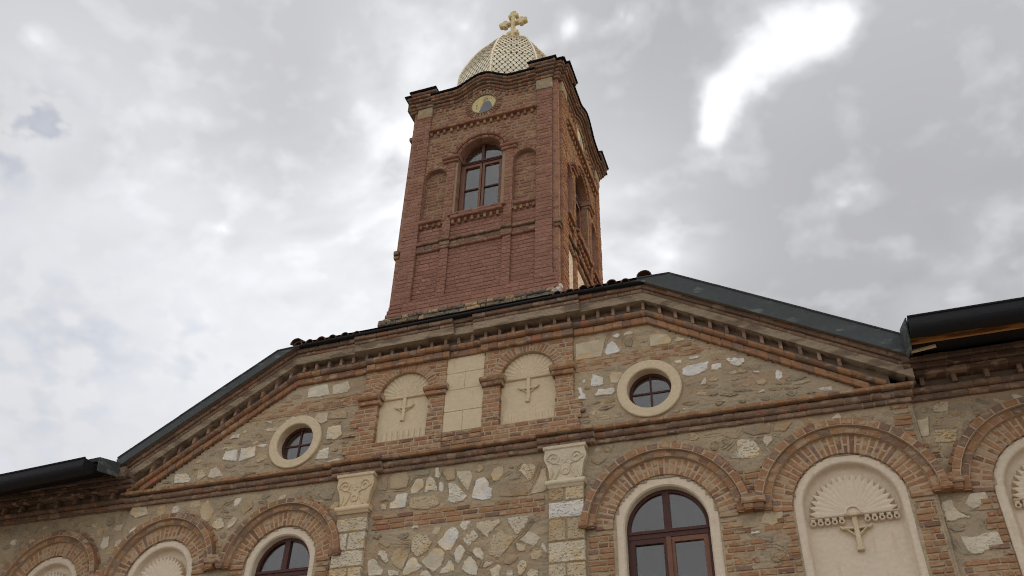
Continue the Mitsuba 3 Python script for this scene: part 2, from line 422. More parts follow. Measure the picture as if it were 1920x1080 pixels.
STONES = [
 (0.40,0.1,-0.65,5.69,-0.63,5.72,-0.56,5.76,-0.57,5.91,-0.70,5.92,-0.75,5.79,-0.76,5.69),
 (0.33,0.8,-0.46,5.70,-0.33,5.69,-0.34,5.75,-0.40,5.88,-0.48,5.94,-0.53,5.87,-0.53,5.68),
 (0.62,0.2,-1.10,5.82,-0.99,5.79,-0.83,5.80,-0.81,5.96,-0.86,6.05,-1.02,6.06,-1.13,6.01),
 (0.75,0.4,-1.25,5.82,-1.17,5.79,-1.15,5.92,-1.17,6.03,-1.26,5.99),
 (0.10,0.1,-0.82,5.49,-0.81,5.60,-0.81,5.71,-0.99,5.71,-1.00,5.62,-1.08,5.59,-1.08,5.49),
 (0.56,0.8,-0.72,5.45,-0.48,5.41,-0.28,5.47,-0.33,5.61,-0.48,5.63,-0.76,5.63,-0.76,5.50),
 (0.90,0.6,-1.11,5.63,-1.10,5.72,-1.24,5.74,-1.24,5.62),
 (0.35,0.5,-1.13,5.49,-1.14,5.58,-1.23,5.57,-1.22,5.50),
 (0.30,0.6,-0.33,5.88,-0.29,5.95,-0.32,5.96,-0.34,6.06,-0.39,6.06,-0.38,5.91),
 (0.15,0.2,-0.25,5.64,-0.23,5.72,-0.24,5.79,-0.30,5.83,-0.31,5.70),
 (0.65,0.4,-0.24,5.93,-0.19,5.83,-0.09,5.82,-0.05,5.87,-0.07,6.01,-0.20,6.05,-0.28,6.02),
 (0.90,0.3,-0.53,5.96,-0.48,5.97,-0.49,6.05,-0.66,6.06,-0.70,5.98),
 (0.42,0.5,-0.02,5.85,0.05,5.80,0.12,5.68,0.16,5.61,0.18,5.71,0.20,5.78,0.21,5.87,0.17,5.94,-0.04,5.96),
 (0.20,0.9,-0.13,5.62,-0.15,5.49,-0.05,5.46,0.09,5.48,0.15,5.54,0.08,5.64,0.01,5.70,-0.06,5.78,-0.16,5.79),
 (0.03,0.4,0.38,5.45,0.51,5.46,0.53,5.50,0.53,5.61,0.48,5.64,0.47,5.71,0.40,5.81,0.34,5.81,0.27,5.76,0.24,5.60,0.23,5.50),
 (0.50,0.4,0.54,5.73,0.60,5.71,0.66,5.77,0.70,5.84,0.69,5.95,0.54,5.91,0.51,5.83),
 (0.40,1.0,1.03,5.74,1.08,5.66,1.13,5.68,1.17,5.76,1.18,5.87,1.14,5.92,0.99,5.93,0.93,5.85),
 (0.48,0.0,1.30,5.47,1.36,5.48,1.36,5.62,1.34,5.83,1.26,5.79,1.24,5.69,1.19,5.58,1.10,5.45),
 (0.55,0.5,0.32,5.89,0.38,5.92,0.37,5.99,0.31,6.02,0.26,5.92),
 (0.72,0.6,0.66,5.47,0.81,5.45,1.07,5.44,1.06,5.53,0.99,5.65,0.74,5.67,0.65,5.60),
 (0.85,0.3,0.84,5.89,0.84,5.93,0.80,5.94,0.78,5.90),
 (0.30,0.9,-1.12,4.77,-1.08,4.70,-1.03,4.66,-1.00,4.70,-1.02,4.73,-1.03,4.81,-1.09,4.86,-1.17,4.86,-1.18,4.80),
 (0.35,0.6,-1.31,4.58,-1.28,4.50,-1.09,4.50,-1.07,4.58,-1.15,4.64,-1.18,4.71,-1.23,4.75,-1.32,4.74,-1.33,4.70),
 (0.58,0.5,-0.94,4.65,-0.88,4.62,-0.80,4.55,-0.77,4.55,-0.75,4.62,-0.71,4.69,-0.69,4.78,-0.77,4.79,-0.82,4.74,-0.81,4.86,-0.88,4.86,-0.93,4.83,-0.96,4.74),
 (0.45,1.0,-0.65,4.81,-0.59,4.74,-0.53,4.70,-0.46,4.76,-0.41,4.78,-0.38,4.83,-0.34,4.90,-0.39,4.94,-0.44,5.02,-0.54,5.05,-0.64,5.03,-0.66,4.92),
 (0.38,0.2,-0.40,4.55,-0.28,4.46,-0.18,4.55,-0.15,4.62,-0.13,4.72,-0.19,4.79,-0.31,4.81,-0.41,4.70,-0.48,4.64),
 (0.08,0.1,-0.20,4.82,-0.12,4.76,-0.05,4.76,0.01,4.86,0.05,4.94,0.05,5.01,0.00,5.08,-0.05,5.10,-0.15,5.03,-0.18,4.96,-0.27,4.89),
 (0.12,0.1,0.04,4.59,0.08,4.56,0.12,4.60,0.14,4.66,0.17,4.73,0.12,4.80,0.08,4.83,0.03,4.77,0.00,4.70),
 (0.18,0.2,-0.73,4.46,-0.64,4.48,-0.54,4.51,-0.46,4.56,-0.52,4.61,-0.57,4.69,-0.63,4.71,-0.68,4.68,-0.74,4.57,-0.76,4.48),
 (0.30,0.5,-0.96,4.47,-0.82,4.47,-0.82,4.52,-0.92,4.56,-0.99,4.56,-0.98,4.51),
 (0.25,0.6,-0.03,4.45,0.03,4.46,0.01,4.54,-0.03,4.60,-0.07,4.61,-0.11,4.54,-0.17,4.50,-0.20,4.43),
 (0.20,0.2,-0.31,4.41,-0.34,4.45,-0.39,4.51,-0.47,4.49,-0.50,4.43),
 (0.12,0.6,-0.58,5.13,-0.59,5.18,-0.66,5.18,-0.69,5.15),
 (0.64,0.3,-1.13,4.94,-1.06,4.90,-1.00,4.93,-1.04,5.01,-1.15,5.05,-1.19,4.99),
 (0.85,0.2,-0.84,5.00,-0.79,4.98,-0.72,5.05,-0.73,5.09,-0.85,5.09,-0.90,5.04),
 (0.25,0.4,0.11,5.04,0.14,5.01,0.18,5.05,0.18,5.09,0.23,5.16,0.10,5.16,0.06,5.11),
 (0.45,0.3,0.33,5.05,0.43,4.93,0.50,4.88,0.52,4.96,0.56,4.97,0.61,5.02,0.67,5.07,0.66,5.14,0.59,5.13,0.58,5.09,0.53,5.09,0.53,5.14,0.43,5.13,0.31,5.12),
 (0.30,0.8,0.15,4.85,0.22,4.79,0.27,4.84,0.30,4.85,0.36,4.91,0.31,4.98,0.26,5.03,0.22,4.96,0.18,4.96,0.13,4.91),
 (0.25,0.2,0.31,4.66,0.36,4.61,0.44,4.57,0.46,4.65,0.39,4.74,0.33,4.77,0.28,4.71),
 (0.25,0.3,0.26,4.38,0.35,4.36,0.37,4.45,0.34,4.55,0.27,4.63,0.23,4.64,0.15,4.56,0.17,4.54,0.13,4.47),
 (0.50,0.7,0.53,4.64,0.61,4.59,0.69,4.57,0.72,4.62,0.77,4.67,0.82,4.72,0.87,4.80,0.87,4.85,0.75,4.90,0.71,4.96,0.66,4.98,0.62,4.90,0.58,4.90,0.54,4.81,0.53,4.72),
 (0.36,1.0,0.81,5.04,0.88,4.94,0.92,4.87,0.97,4.91,1.03,4.97,1.08,5.05,1.09,5.13,0.85,5.14,0.77,5.13),
 (0.36,0.5,1.06,4.74,1.17,4.69,1.23,4.73,1.26,4.79,1.18,4.88,1.10,4.91,1.04,4.85,0.96,4.79),
 (0.50,0.6,0.92,4.70,0.96,4.63,1.05,4.64,1.06,4.72,0.98,4.73,0.91,4.77),
 (0.68,0.3,0.76,4.49,0.83,4.46,0.91,4.50,0.95,4.56,0.89,4.60,0.79,4.61,0.73,4.53),
 (0.32,0.9,0.95,4.37,0.96,4.30,1.02,4.32,1.06,4.39,1.08,4.45,1.03,4.51,0.98,4.50,0.93,4.43),
 (0.55,0.4,1.15,4.50,1.23,4.49,1.29,4.53,1.28,4.61,1.18,4.64,1.12,4.58),
 (0.25,0.3,1.32,4.60,1.37,4.58,1.35,4.65,1.30,4.72,1.27,4.69),
 (0.25,0.2,0.58,4.33,0.69,4.32,0.69,4.39,0.72,4.44,0.67,4.48,0.61,4.46,0.54,4.43),
 (0.30,0.7,1.09,4.28,1.23,4.27,1.23,4.35,1.12,4.37,1.08,4.31),
 (0.40,0.7,0.49,4.46,0.57,4.49,0.60,4.53,0.53,4.53,0.49,4.55,0.44,4.47),
 (0.30,0.6,0.78,4.31,0.88,4.30,0.88,4.39,0.80,4.39,0.78,4.35),
 (0.47,0.0,1.81,7.56,2.21,7.56,2.26,7.72,2.29,7.88,1.82,7.86),
 (0.00,0.1,2.30,7.57,2.43,7.57,2.51,7.60,2.49,7.67,2.40,7.81,2.31,7.75,2.27,7.62),
 (0.10,0.4,2.43,7.87,2.49,7.84,2.52,7.90,2.48,7.93,2.39,7.90),
 (0.35,0.5,2.58,7.86,2.71,7.87,2.74,7.92,2.66,7.94,2.58,7.91),
 (0.45,0.1,2.97,7.59,3.05,7.59,3.28,7.59,3.30,7.67,3.24,7.76,2.97,7.81),
 (0.35,0.2,3.41,7.60,3.49,7.61,3.48,7.64,3.37,7.69,3.34,7.60),
 (0.30,0.2,3.53,7.59,3.64,7.57,3.63,7.59,3.53,7.61),
 (0.00,0.5,2.09,7.05,2.24,7.06,2.23,7.09,2.23,7.18,2.14,7.23,2.08,7.27,2.05,7.20,2.04,7.07),
 (0.42,0.2,2.35,7.05,2.44,7.05,2.53,7.17,2.50,7.23,2.35,7.25,2.33,7.15),
 (0.02,0.6,1.96,6.85,1.95,6.93,1.90,6.99,1.89,7.08,1.83,7.06,1.87,6.94,1.82,6.87),
 (0.08,0.3,2.23,6.88,2.35,6.86,2.40,6.91,2.38,6.98,2.23,6.97,2.15,7.00,2.09,6.88),
 (0.10,0.4,3.33,7.22,3.41,7.21,3.41,7.27,3.30,7.28),
 (0.10,0.7,3.56,7.25,3.66,7.26,3.68,7.30,3.55,7.30,3.51,7.27),
 (0.20,0.7,1.92,7.13,1.95,7.13,1.96,7.18,1.94,7.20,1.90,7.17),
 (0.78,0.6,2.60,7.67,2.68,7.64,2.71,7.72,2.67,7.82,2.59,7.79),
 (0.00,0.4,3.41,7.01,3.49,6.97,3.64,6.99,3.75,7.03,3.80,7.18,3.75,7.17,3.61,7.16,3.49,7.16,3.40,7.12),
 (0.04,0.4,3.81,7.02,3.90,7.02,3.97,7.04,3.97,7.12,3.83,7.12),
 (0.02,0.8,4.09,7.08,4.17,7.02,4.21,7.02,4.29,7.06,4.29,7.15,4.21,7.14,4.15,7.17,4.04,7.18),
 (0.02,0.3,4.67,6.73,4.70,6.69,4.76,6.73,4.78,6.81,4.71,6.86,4.68,6.81),
 (0.10,0.4,4.40,6.87,4.47,6.86,4.47,6.89,4.38,6.90),
 (0.55,0.6,4.41,6.69,4.49,6.65,4.55,6.69,4.52,6.75,4.40,6.74),
 (0.30,0.8,4.41,6.54,4.50,6.54,4.50,6.59,4.38,6.55),
 (0.30,0.7,3.72,6.81,3.74,6.91,3.71,6.92,3.64,6.81),
 (0.15,0.6,4.29,6.67,4.30,6.69,4.21,6.70),
 (0.25,0.3,-2.62,7.67,-2.44,7.67,-2.51,7.90,-2.70,7.91,-2.87,7.87,-2.86,7.68),
 (0.35,0.5,-2.12,7.67,-2.07,7.74,-2.12,7.89,-2.40,7.86,-2.39,7.67),
 (0.22,0.3,-4.85,6.41,-4.83,6.47,-4.93,6.58,-5.17,6.60,-5.14,6.42),
 (0.35,0.2,-4.36,6.42,-4.20,6.44,-4.36,6.63,-4.47,6.59,-4.49,6.45),
 (0.06,0.2,-3.99,6.68,-4.02,6.89,-4.25,6.89,-4.29,6.74),
 (0.10,0.2,-3.65,6.72,-3.68,6.90,-3.96,6.90,-3.95,6.66),
 (0.15,0.5,-4.05,7.11,-4.05,7.19,-4.19,7.19,-4.24,7.13),
 (0.45,0.7,-4.64,6.43,-4.53,6.49,-4.63,6.61,-4.71,6.60,-4.70,6.44),
 (0.15,0.3,-2.26,6.48,-2.29,6.69,-2.44,6.65,-2.50,6.49),
 (0.22,0.5,-2.18,6.81,-2.08,6.88,-2.14,7.06,-2.37,7.06,-2.36,6.83),
 (0.42,0.3,-2.50,7.14,-2.40,7.17,-2.42,7.35,-2.62,7.34,-2.66,7.23),
 (0.65,0.7,-2.04,7.16,-2.07,7.34,-2.36,7.35,-2.37,7.21),
 (0.25,0.6,-3.51,7.15,-3.29,7.13,-3.31,7.22,-3.57,7.20),
 (0.30,0.6,-3.14,7.24,-3.01,7.34,-3.07,7.37,-3.21,7.31),
 (0.30,0.6,-3.46,7.29,-3.46,7.35,-3.61,7.35),
 (0.55,0.6,-3.56,6.58,-3.40,6.64,-3.45,6.73,-3.63,6.62),
 (0.50,0.5,-4.40,5.72,-4.25,5.64,-4.20,5.81,-4.36,6.04,-4.46,5.94,-4.46,5.82),
 (0.30,0.8,-4.06,5.49,-3.94,5.53,-3.96,5.63,-4.05,5.70,-4.17,5.65,-4.18,5.58),
 (0.40,0.3,-3.78,5.52,-3.71,5.64,-3.80,5.70,-3.88,5.60,-3.89,5.49),
 (0.62,0.6,-3.62,5.70,-3.50,5.80,-3.50,5.90,-3.62,5.87,-3.68,5.79),
 (0.90,0.2,-2.23,5.78,-2.09,5.76,-2.05,5.89,-2.24,5.97,-2.32,5.85),
 (0.58,0.2,-1.96,5.58,-1.92,5.69,-2.02,5.72,-2.12,5.62),
 (0.35,0.2,-6.26,5.43,-6.18,5.48,-6.23,5.66,-6.33,5.64,-6.34,5.48),
 (0.50,0.5,-6.01,5.72,-6.01,5.84,-6.15,5.84,-6.17,5.76),
 (0.45,0.5,-5.72,5.89,-5.49,5.93,-5.57,6.08,-5.86,6.10,-5.86,5.97),
 (0.20,0.3,-8.21,5.71,-8.20,5.80,-8.29,5.83,-8.33,5.75),
 (0.65,0.4,-6.85,5.92,-6.69,5.88,-6.69,6.01,-6.88,6.05,-6.90,5.99),
 (0.55,0.4,-6.39,5.66,-6.38,5.83,-6.51,5.80,-6.49,5.67),
 (0.65,0.4,-8.03,5.82,-7.98,5.94,-8.11,6.00,-8.20,5.90),
 (0.35,0.5,-5.93,5.49,-5.94,5.59,-6.06,5.55,-6.05,5.44),
 (0.36,1.0,4.10,5.58,4.25,5.58,4.30,5.61,4.31,5.69,4.28,5.77,4.24,5.84,4.09,5.88,4.04,5.86,4.02,5.70,3.97,5.68,3.92,5.62),
 (0.42,0.2,4.38,5.77,4.41,5.71,4.46,5.76,4.50,5.80,4.49,5.87,4.40,5.88,4.37,5.81),
 (0.80,0.2,4.26,5.90,4.48,5.91,4.51,6.07,4.16,6.03,4.13,5.98),
 (0.66,0.3,4.68,5.91,4.79,6.04,4.61,6.04,4.56,6.01,4.52,5.92),
 (0.53,0.3,4.31,4.63,4.42,4.65,4.47,4.74,4.47,4.84,4.34,4.84,4.25,4.84,4.21,4.74,4.19,4.67),
 (0.00,0.9,4.10,4.54,4.15,4.55,4.15,4.57,4.06,4.57,4.04,4.55),
 (0.70,1.0,4.25,4.17,4.32,4.15,4.41,4.20,4.43,4.30,4.35,4.33,4.26,4.31,4.24,4.23),
 (0.85,0.5,4.15,4.46,4.28,4.41,4.31,4.49,4.18,4.52,4.13,4.50),
 (0.70,0.5,3.88,4.19,4.01,4.19,4.08,4.24,4.04,4.30,3.89,4.28,3.86,4.25),
 (0.33,0.4,6.60,4.63,6.65,4.60,6.73,4.63,6.81,4.66,6.84,4.72,6.82,4.80,6.71,4.81,6.62,4.77,6.60,4.72,6.57,4.68),
 (0.40,0.4,6.32,4.58,6.31,4.48,6.40,4.48,6.47,4.51,6.57,4.49,6.58,4.51,6.48,4.57,6.44,4.67,6.44,4.75,6.32,4.73,6.30,4.68),
 (0.88,0.4,6.37,4.34,6.47,4.35,6.50,4.41,6.43,4.44,6.35,4.43,6.33,4.40),
 (0.33,0.6,6.42,4.20,6.44,4.14,6.47,4.07,6.58,4.06,6.63,4.09,6.72,4.09,6.83,4.10,6.84,4.18,6.82,4.31,6.66,4.29,6.56,4.26,6.42,4.28),
 (0.50,1.0,6.43,5.51,6.56,5.49,6.68,5.49,6.73,5.64,6.58,5.68,6.49,5.67,6.44,5.62),
 (0.45,0.1,6.30,5.61,6.39,5.61,6.45,5.89,6.37,5.85,6.30,5.85),
 (0.50,0.9,6.53,5.93,6.68,5.91,6.74,6.06,6.60,6.07,6.53,6.00)]
POINTING = [
 (-0.00,5.83,0.08,5.69,0.18,5.56),
 (0.21,5.57,0.23,5.68,0.23,5.80),
 (0.69,5.78,0.78,5.84,0.88,5.77),
 (0.90,5.91,0.95,5.76,0.99,5.72),
 (1.26,5.93,1.20,5.76,1.15,5.62),
 (1.30,5.86,1.23,5.72,1.16,5.59,1.10,5.47),
 (0.44,5.84,0.55,5.69),
 (0.91,5.89,0.98,5.94),
 (-1.34,5.79,-1.12,5.79,-0.83,5.78,-0.76,5.87,-0.70,5.96),
 (-1.15,6.08,-1.12,5.81),
 (-0.73,5.97,-0.48,5.97),
 (-0.41,5.97,-0.34,5.85,-0.31,5.73,-0.23,5.51),
 (-1.10,5.72,-1.10,5.57),
 (-0.56,5.91,-0.54,5.70),
 (-0.81,5.69,-0.80,5.51),
 (-0.27,5.99,-0.23,5.89,-0.17,5.81),
 (0.06,4.88,0.14,4.79,0.20,4.71,0.28,4.67,0.35,4.58),
 (0.89,4.79,1.01,4.90,1.13,5.05,1.21,5.14),
 (0.92,4.77,1.04,4.92,1.16,5.07),
 (0.28,5.04,0.34,4.97,0.43,4.89),
 (0.43,4.55,0.40,4.46),
 (0.54,4.46,0.67,4.49),
 (0.60,4.58,0.73,4.46),
 (0.91,4.77,0.90,4.70,0.94,4.62),
 (1.11,4.60,1.16,4.66,1.25,4.66),
 (1.24,4.71,1.32,4.60),
 (-0.68,4.94,-0.64,4.74,-0.50,4.60,-0.39,4.53,-0.27,4.45),
 (-0.28,4.88,-0.13,4.76,-0.06,4.68,0.08,4.56),
 (-1.26,4.84,-1.12,4.70,-1.04,4.63),
 (-0.93,4.92,-0.68,4.90),
 (-0.92,5.02,-0.81,4.97,-0.69,4.96),
 (-1.19,4.99,-1.07,4.89),
 (-0.77,4.53,-0.70,4.68),
 (3.83,6.06,3.94,5.88),
 (4.16,6.03,4.03,5.88,3.88,5.75),
 (3.61,5.99,3.85,5.99),
 (4.13,5.99,4.24,5.90),
 (4.11,6.04,3.96,5.88,3.82,5.77),
 (4.14,5.98,4.26,5.89),
 (4.30,5.87,4.34,5.73,4.38,5.65),
 (4.52,6.07,4.49,5.90),
 (4.29,5.89,4.47,5.90,4.60,5.85),
 (4.02,4.58,4.12,4.44),
 (3.87,4.62,4.41,4.61),
 (4.16,4.38,4.31,4.37,4.41,4.33),
 (4.38,4.58,4.38,4.52),
 (4.17,4.32,4.17,4.27),
 (6.44,4.76,6.45,4.62,6.53,4.53,6.59,4.52),
 (6.61,4.60,6.84,4.60),
 (6.29,4.49,6.31,4.31,6.30,4.13,6.34,4.06),
 (6.34,4.26,6.38,4.09,6.46,4.08),
 (6.61,4.77,6.69,4.83),
 (6.63,5.89,6.72,5.73,6.78,5.65),
 (6.66,5.90,6.80,5.94),
 (6.66,5.88,6.76,5.70),
 (6.47,5.73,6.74,5.70),
 (2.26,7.70,2.30,7.86,2.37,7.95),
 (2.70,7.84,2.79,7.67,2.81,7.55),
 (2.53,7.99,2.56,7.87,2.57,7.64),
 (3.33,7.77,3.34,7.68,3.30,7.61),
 (2.38,7.52,2.30,7.56),
 (-4.23,5.95,-3.99,5.71,-3.82,5.69),
 (-4.12,5.73,-4.03,5.92,-3.77,5.99),
 (-2.35,5.81,-2.26,5.95,-2.10,5.97),
 (-6.22,5.85,-6.22,5.64,-6.20,5.40),
 (-6.63,5.85,-6.63,5.98),
 (-6.12,6.09,-6.09,5.87)]
# ---------------------------------------------------------------- setting
one('ground', [[-400, -400, 0], [400, -400, 0], [400, 400, 0], [-400, 400, 0]], [[0, 1, 2], [0, 2, 3]], 'paving')
labels['ground'] = {'label': 'paved church yard in front of the brick and stone church', 'category': 'ground', 'kind': 'structure'}

# ---------------------------------------------------------------- the church
labels['church'] = {'label': 'old stone and brick church front with gable, blind arches and round windows below the tower', 'category': 'church'}
C = 'church'


def gable(u):                                # underside of the gable cornice
    u = np.asarray(u, float)
    return np.minimum(np.minimum(7.94 + .60 * (u + 3.08), 7.975 + .0115 * u), 8.01 - .586 * (u - 2.95))


# the arches: centre, springing, radius of the brick arch inside and out, of the two hoods and of the plaster
ARCH = [('window', 2.985, 4.79, .708, .950, 1.04, 1.135, .555), ('window', -2.80, 4.80, .625, .86, .945, 1.035, .485),
        ('niche', 5.300, 4.78, .703, .960, 1.055, 1.160, .579), ('niche', 7.630, 4.78, .703, .955, 1.05, 1.150, .579),
        ('niche', -4.96, 4.80, .635, .865, .95, 1.04, .512), ('niche', -7.20, 4.80, .62, .85, .93, 1.02, .50)]
XL, XR = -5.87, 6.26
OCUL = [(2.905, 6.87, .475, .325), (-2.925, 6.87, .475, .325)]
NICH = [1.045, -1.045]

arch_holes = shapely.union_all([arch_shape(c, zc, (r0 + pl) / 2 + .02, 2.2) for _, c, zc, r0, *_, pl in ARCH])
front_region = sg.Polygon([(XL, 1.9), (XR, 1.9), (XR, 6.35), (5.85, 6.35), (2.95, 8.05), (-3.08, 7.98), (-5.75, 6.35), (XL, 6.35)])
holes = shapely.union_all([arch_holes] + [disc(c, z, .40) for c, z, *_ in OCUL] + [arch_shape(c, 7.41, .50, 6.55) for c in NICH])
wall = Mesh()
wall.add(*sheet(front_region.difference(holes), 0., .045, .010, seed=2))
wing_r, wing_l = sg.box(XR, 1.9, 13, 6.5).difference(arch_holes), sg.box(-13, 1.9, XL, 6.5).difference(arch_holes)
wall.add(*sheet(wing_r, .07, .055, .010, seed=3)); wall.add(*sheet(wing_l, .07, .055, .010, seed=4))
for x in (XL, XR): wall.add(*solid(sg.box(x - .03, 1.9, x + .03, 6.2), .2, .012))
wall.add(*solid(sg.box(-13, -1.6, 13, 1.95), .5, .05))
emit('church__wall', wall, 'mortar')

# room behind the windows, nave walls
room = Mesh()


def plane(p, q, r): p, q, r = (np.array(v, float) for v in (p, q, r)); room.add([p, q, q + r - p, r], [[0, 1, 2], [0, 2, 3]])


for hx, y1, z0, z1 in ((13, 13.9, 3.2, 7.95), (4.6, 5., 7.95, 9.0)):      # the nave, and the loft behind the round windows
    plane((-hx, .35, z0), (-hx, y1, z0), (-hx, .35, z1)); plane((hx, .35, z0), (hx, y1, z0), (hx, .35, z1)); plane((-hx, y1, z0), (hx, y1, z0), (-hx, y1, z1))
    plane((-hx, .35, z0 + .003), (hx, .35, z0 + .003), (-hx, y1, z0 + .003)); plane((-hx, .35, z1), (hx, .35, z1), (-hx, y1, z1))
emit('church__nave_wall', room, 'room')

# ---- bricks and stones of the wall
W = 'church__wall'
rings = shapely.union_all([arch_shape(c, zc, r2 + .02, 2.0) for _, c, zc, r0, r1, r2, r3, pl in ARCH])
tone0 = lambda: float(rng.choice([rng.uniform(0, .7), rng.uniform(.74, .85), rng.uniform(.86, .94), .97], p=[.82, .10, .06, .02]))
smear0 = lambda: float(np.clip(rng.normal(.45, .22), 0, 1))


def ragged(x0, x1, z0, z1, left, right, step=.08):
    """A brick region whose left or right edge steps in and out course by course, as toothed jambs do."""
    out = []
    z = z0
    while z < z1 - 1e-6:
        out.append(sg.box(x0 - (rng.uniform(0, left) if left else 0), z, x1 + (rng.uniform(0, right) if right else 0), z + step)); z += step
    return shapely.union_all(out)


R, Lw, N2, N3, M2, M3 = ARCH
jambs = [ragged(1.95, 2.40, 3.6, 5.0, .03, 0), ragged(3.60, 3.85, 3.6, 5.05, 0, .42), ragged(4.52, 4.70, 3.6, 5.05, .30, 0), sg.box(5.93, 3.6, 6.235, 5.3),
         ragged(-2.15, -1.97, 3.6, 5.2, .1, .06), ragged(-3.62, -3.40, 3.6, 5.0, .22, 0), ragged(-4.45, -4.32, 3.6, 5.0, 0, .2), ragged(-5.85, -5.60, 3.6, 5.1, .0, 0)]
spots = [sg.box(6.02, 5.45, 6.235, 6.06), sg.box(4.0, 5.12, 4.28, 5.42), sg.box(3.75, 3.9, 4.65, 4.11), sg.box(3.86, 4.86, 4.35, 4.9)]
plaster_holes = shapely.union_all([arch_shape(c, zc, r0 + .004, 2.0) for _, c, zc, r0, *_ in ARCH])
ringzone = shapely.union_all([sg.Polygon(ring_poly(c, zc, .1, r3 + .01, -2, 182, 40)) for _, c, zc, r0, r1, r2, r3, pl in ARCH])
reg = shapely.union_all(jambs + spots).difference(plaster_holes).difference(ringzone)
fill(W, reg, 3.6, 6.2, .03, -.013, tone0, smear0, wob=.002)
fill(W, sg.box(-1.335, 5.175, 1.315, 5.415), 5.175, 5.4, .03, -.012, tone0, smear0)
wing_spots = shapely.union_all([ragged(6.85, 7.0, 3.6, 4.75, .18, 0), sg.box(6.35, 3.6, 6.95, 3.98), sg.box(6.30, 5.28, 6.46, 5.52), ragged(-6.75, -6.55, 3.6, 4.8, 0, .12)]).difference(plaster_holes).difference(ringzone)
wfront = lambda u, d, z: front(u, d + .07, z)
fill(W, wing_spots, 3.6, 6.2, .03, -.014, tone0, smear0, P=wfront)
gb = sg.box(1.80, 7.335, 5, 7.575).intersection(sg.Polygon([(1.8, 6.3), (1.8, 8), (2.9, 8), (5.8, 6.3)])).difference(disc(2.905, 6.87, .47))
gb = gb.union(sg.box(-5, 7.385, -1.85, 7.625).intersection(sg.Polygon([(-1.8, 6.3), (-1.8, 8), (-3, 7.95), (-5.7, 6.3)])))
fill(W, gb, 7.335, 7.7, .03, -.008, U(.1, .68), U(.5, .9), joint=.012)

used_area = [reg.buffer(.01), gb, sg.box(-1.34, 5.17, 1.32, 5.42)]
for s in STONES:
    p = np.array(s[2:]).reshape(-1, 2)
    off = .07 if (p[:, 0].mean() > XR or p[:, 0].mean() < XL) else 0.
    P = (lambda u, d, z: front(u, d + .07, z)) if off else front
    g = sg.Polygon(p).buffer(0)
    used_area.append(g.buffer(.02))
    q = rough(p, .035, .007)
    if not sg.Polygon(q).is_valid: q = ccw(p)
    V, F = block(q, .03, -.012 - rng.uniform(0, .006), .007, P, .004)
    put(W, 'stone', V, F, 'stone', (s[0], s[1]))
busy = shapely.union_all(used_area + [rings.buffer(.03), holes.buffer(.08)] + [sg.box(a - .02, 3, b + .02, 6.15) for a, b in ((1.38, 1.94), (-1.94, -1.38))] + [sg.box(-1.83, 6.3, 1.83, 8.1)]
                           + [disc(c, z, .49) for c, z, *_ in OCUL])
# rubble that the mortar has nearly covered
free = sg.Polygon([(XL + .05, 3.7), (XR - .05, 3.7), (XR - .05, 6.08), (XL + .05, 6.08)]).union(sg.Polygon([(-5.6, 6.38), (5.6, 6.38), (2.9, 7.95), (-3.0, 7.9)]))
free = free.union(sg.box(XR + .05, 3.7, 8.4, 6.08)).union(sg.box(-9.3, 4.3, XL - .05, 6.08)).difference(busy)
shapely.prepare(free)
taken = []
for _ in range(12000):
    x, z = rng.uniform(-9.2, 8.3), rng.uniform(3.7, 7.95)
    if not shapely.contains_xy(free, x, z): continue
    gz = z > 6.3
    w, h = (rng.uniform(.05, .15), rng.uniform(.022, .055)) if gz else (rng.uniform(.05, .13), rng.uniform(.04, .10))
    a = np.sort(rng.uniform(0, 2 * np.pi, 7) + 0) if False else np.arange(7) * 2 * np.pi / 7 + rng.uniform(-.35, .35, 7)
    th = rng.uniform(-.12, .12) if gz else rng.uniform(-.7, .7)
    e = np.stack([w * np.cos(a), h * np.sin(a)], 1) * rng.uniform(.75, 1.15, (7, 1))
    e = e @ np.array([[math.cos(th), math.sin(th)], [-math.sin(th), math.cos(th)]]) + [x, z]
    g = sg.Polygon(e)
    if not g.is_valid or not free.contains(g) or any(g.distance(t) < .018 for t in taken[-400:]): continue
    taken.append(g)
    P = wfront if (x > XR or x < XL) else front
    q = rough(e, .035, .006)
    if not sg.Polygon(q).is_valid: q = ccw(e)
    V, F = block(q, .03, -.006 - rng.uniform(0, .007), .009, P, .004)
    put(W, 'stone', V, F, 'stone', (float(rng.choice([rng.uniform(.75, 1.12), rng.uniform(.45, .7), rng.uniform(.1, .35)], p=[.66, .26, .08])), rng.uniform(.2, 1)))

pt = Mesh()
for l in POINTING:
    q = np.array(l).reshape(-1, 2)
    off = .07 if (q[:, 0].mean() > XR or q[:, 0].mean() < XL) else 0.
    s = np.linspace(0, 1, 2 + int(np.linalg.norm(np.diff(q, axis=0), axis=1).sum() / .06)) * (len(q) - 1)
    k = np.minimum(s.astype(int), len(q) - 2)
    c = q[k] + (q[k + 1] - q[k]) * (s - k)[:, None] + rng.uniform(-.004, .004, (len(s), 2))
    t = np.gradient(c, axis=0); t /= np.linalg.norm(t, axis=1, keepdims=True) + 1e-9
    nn = np.stack([-t[:, 1], t[:, 0]], 1)
    for side in (-1, 1):                      # raised ribbon of mortar with a cut on both sides of the joint
        cc = c + nn * side * .019
        pt.add(*tube(np.stack([cc[:, 0], np.full(len(cc), off - .003), cc[:, 1] + EYE], 1), .0068, 5), (0., 0.))
emit('church__wall__mortar_ribbons', pt, 'mortar'); labels['church__wall__mortar_ribbons'] = {'kind': 'stuff'}

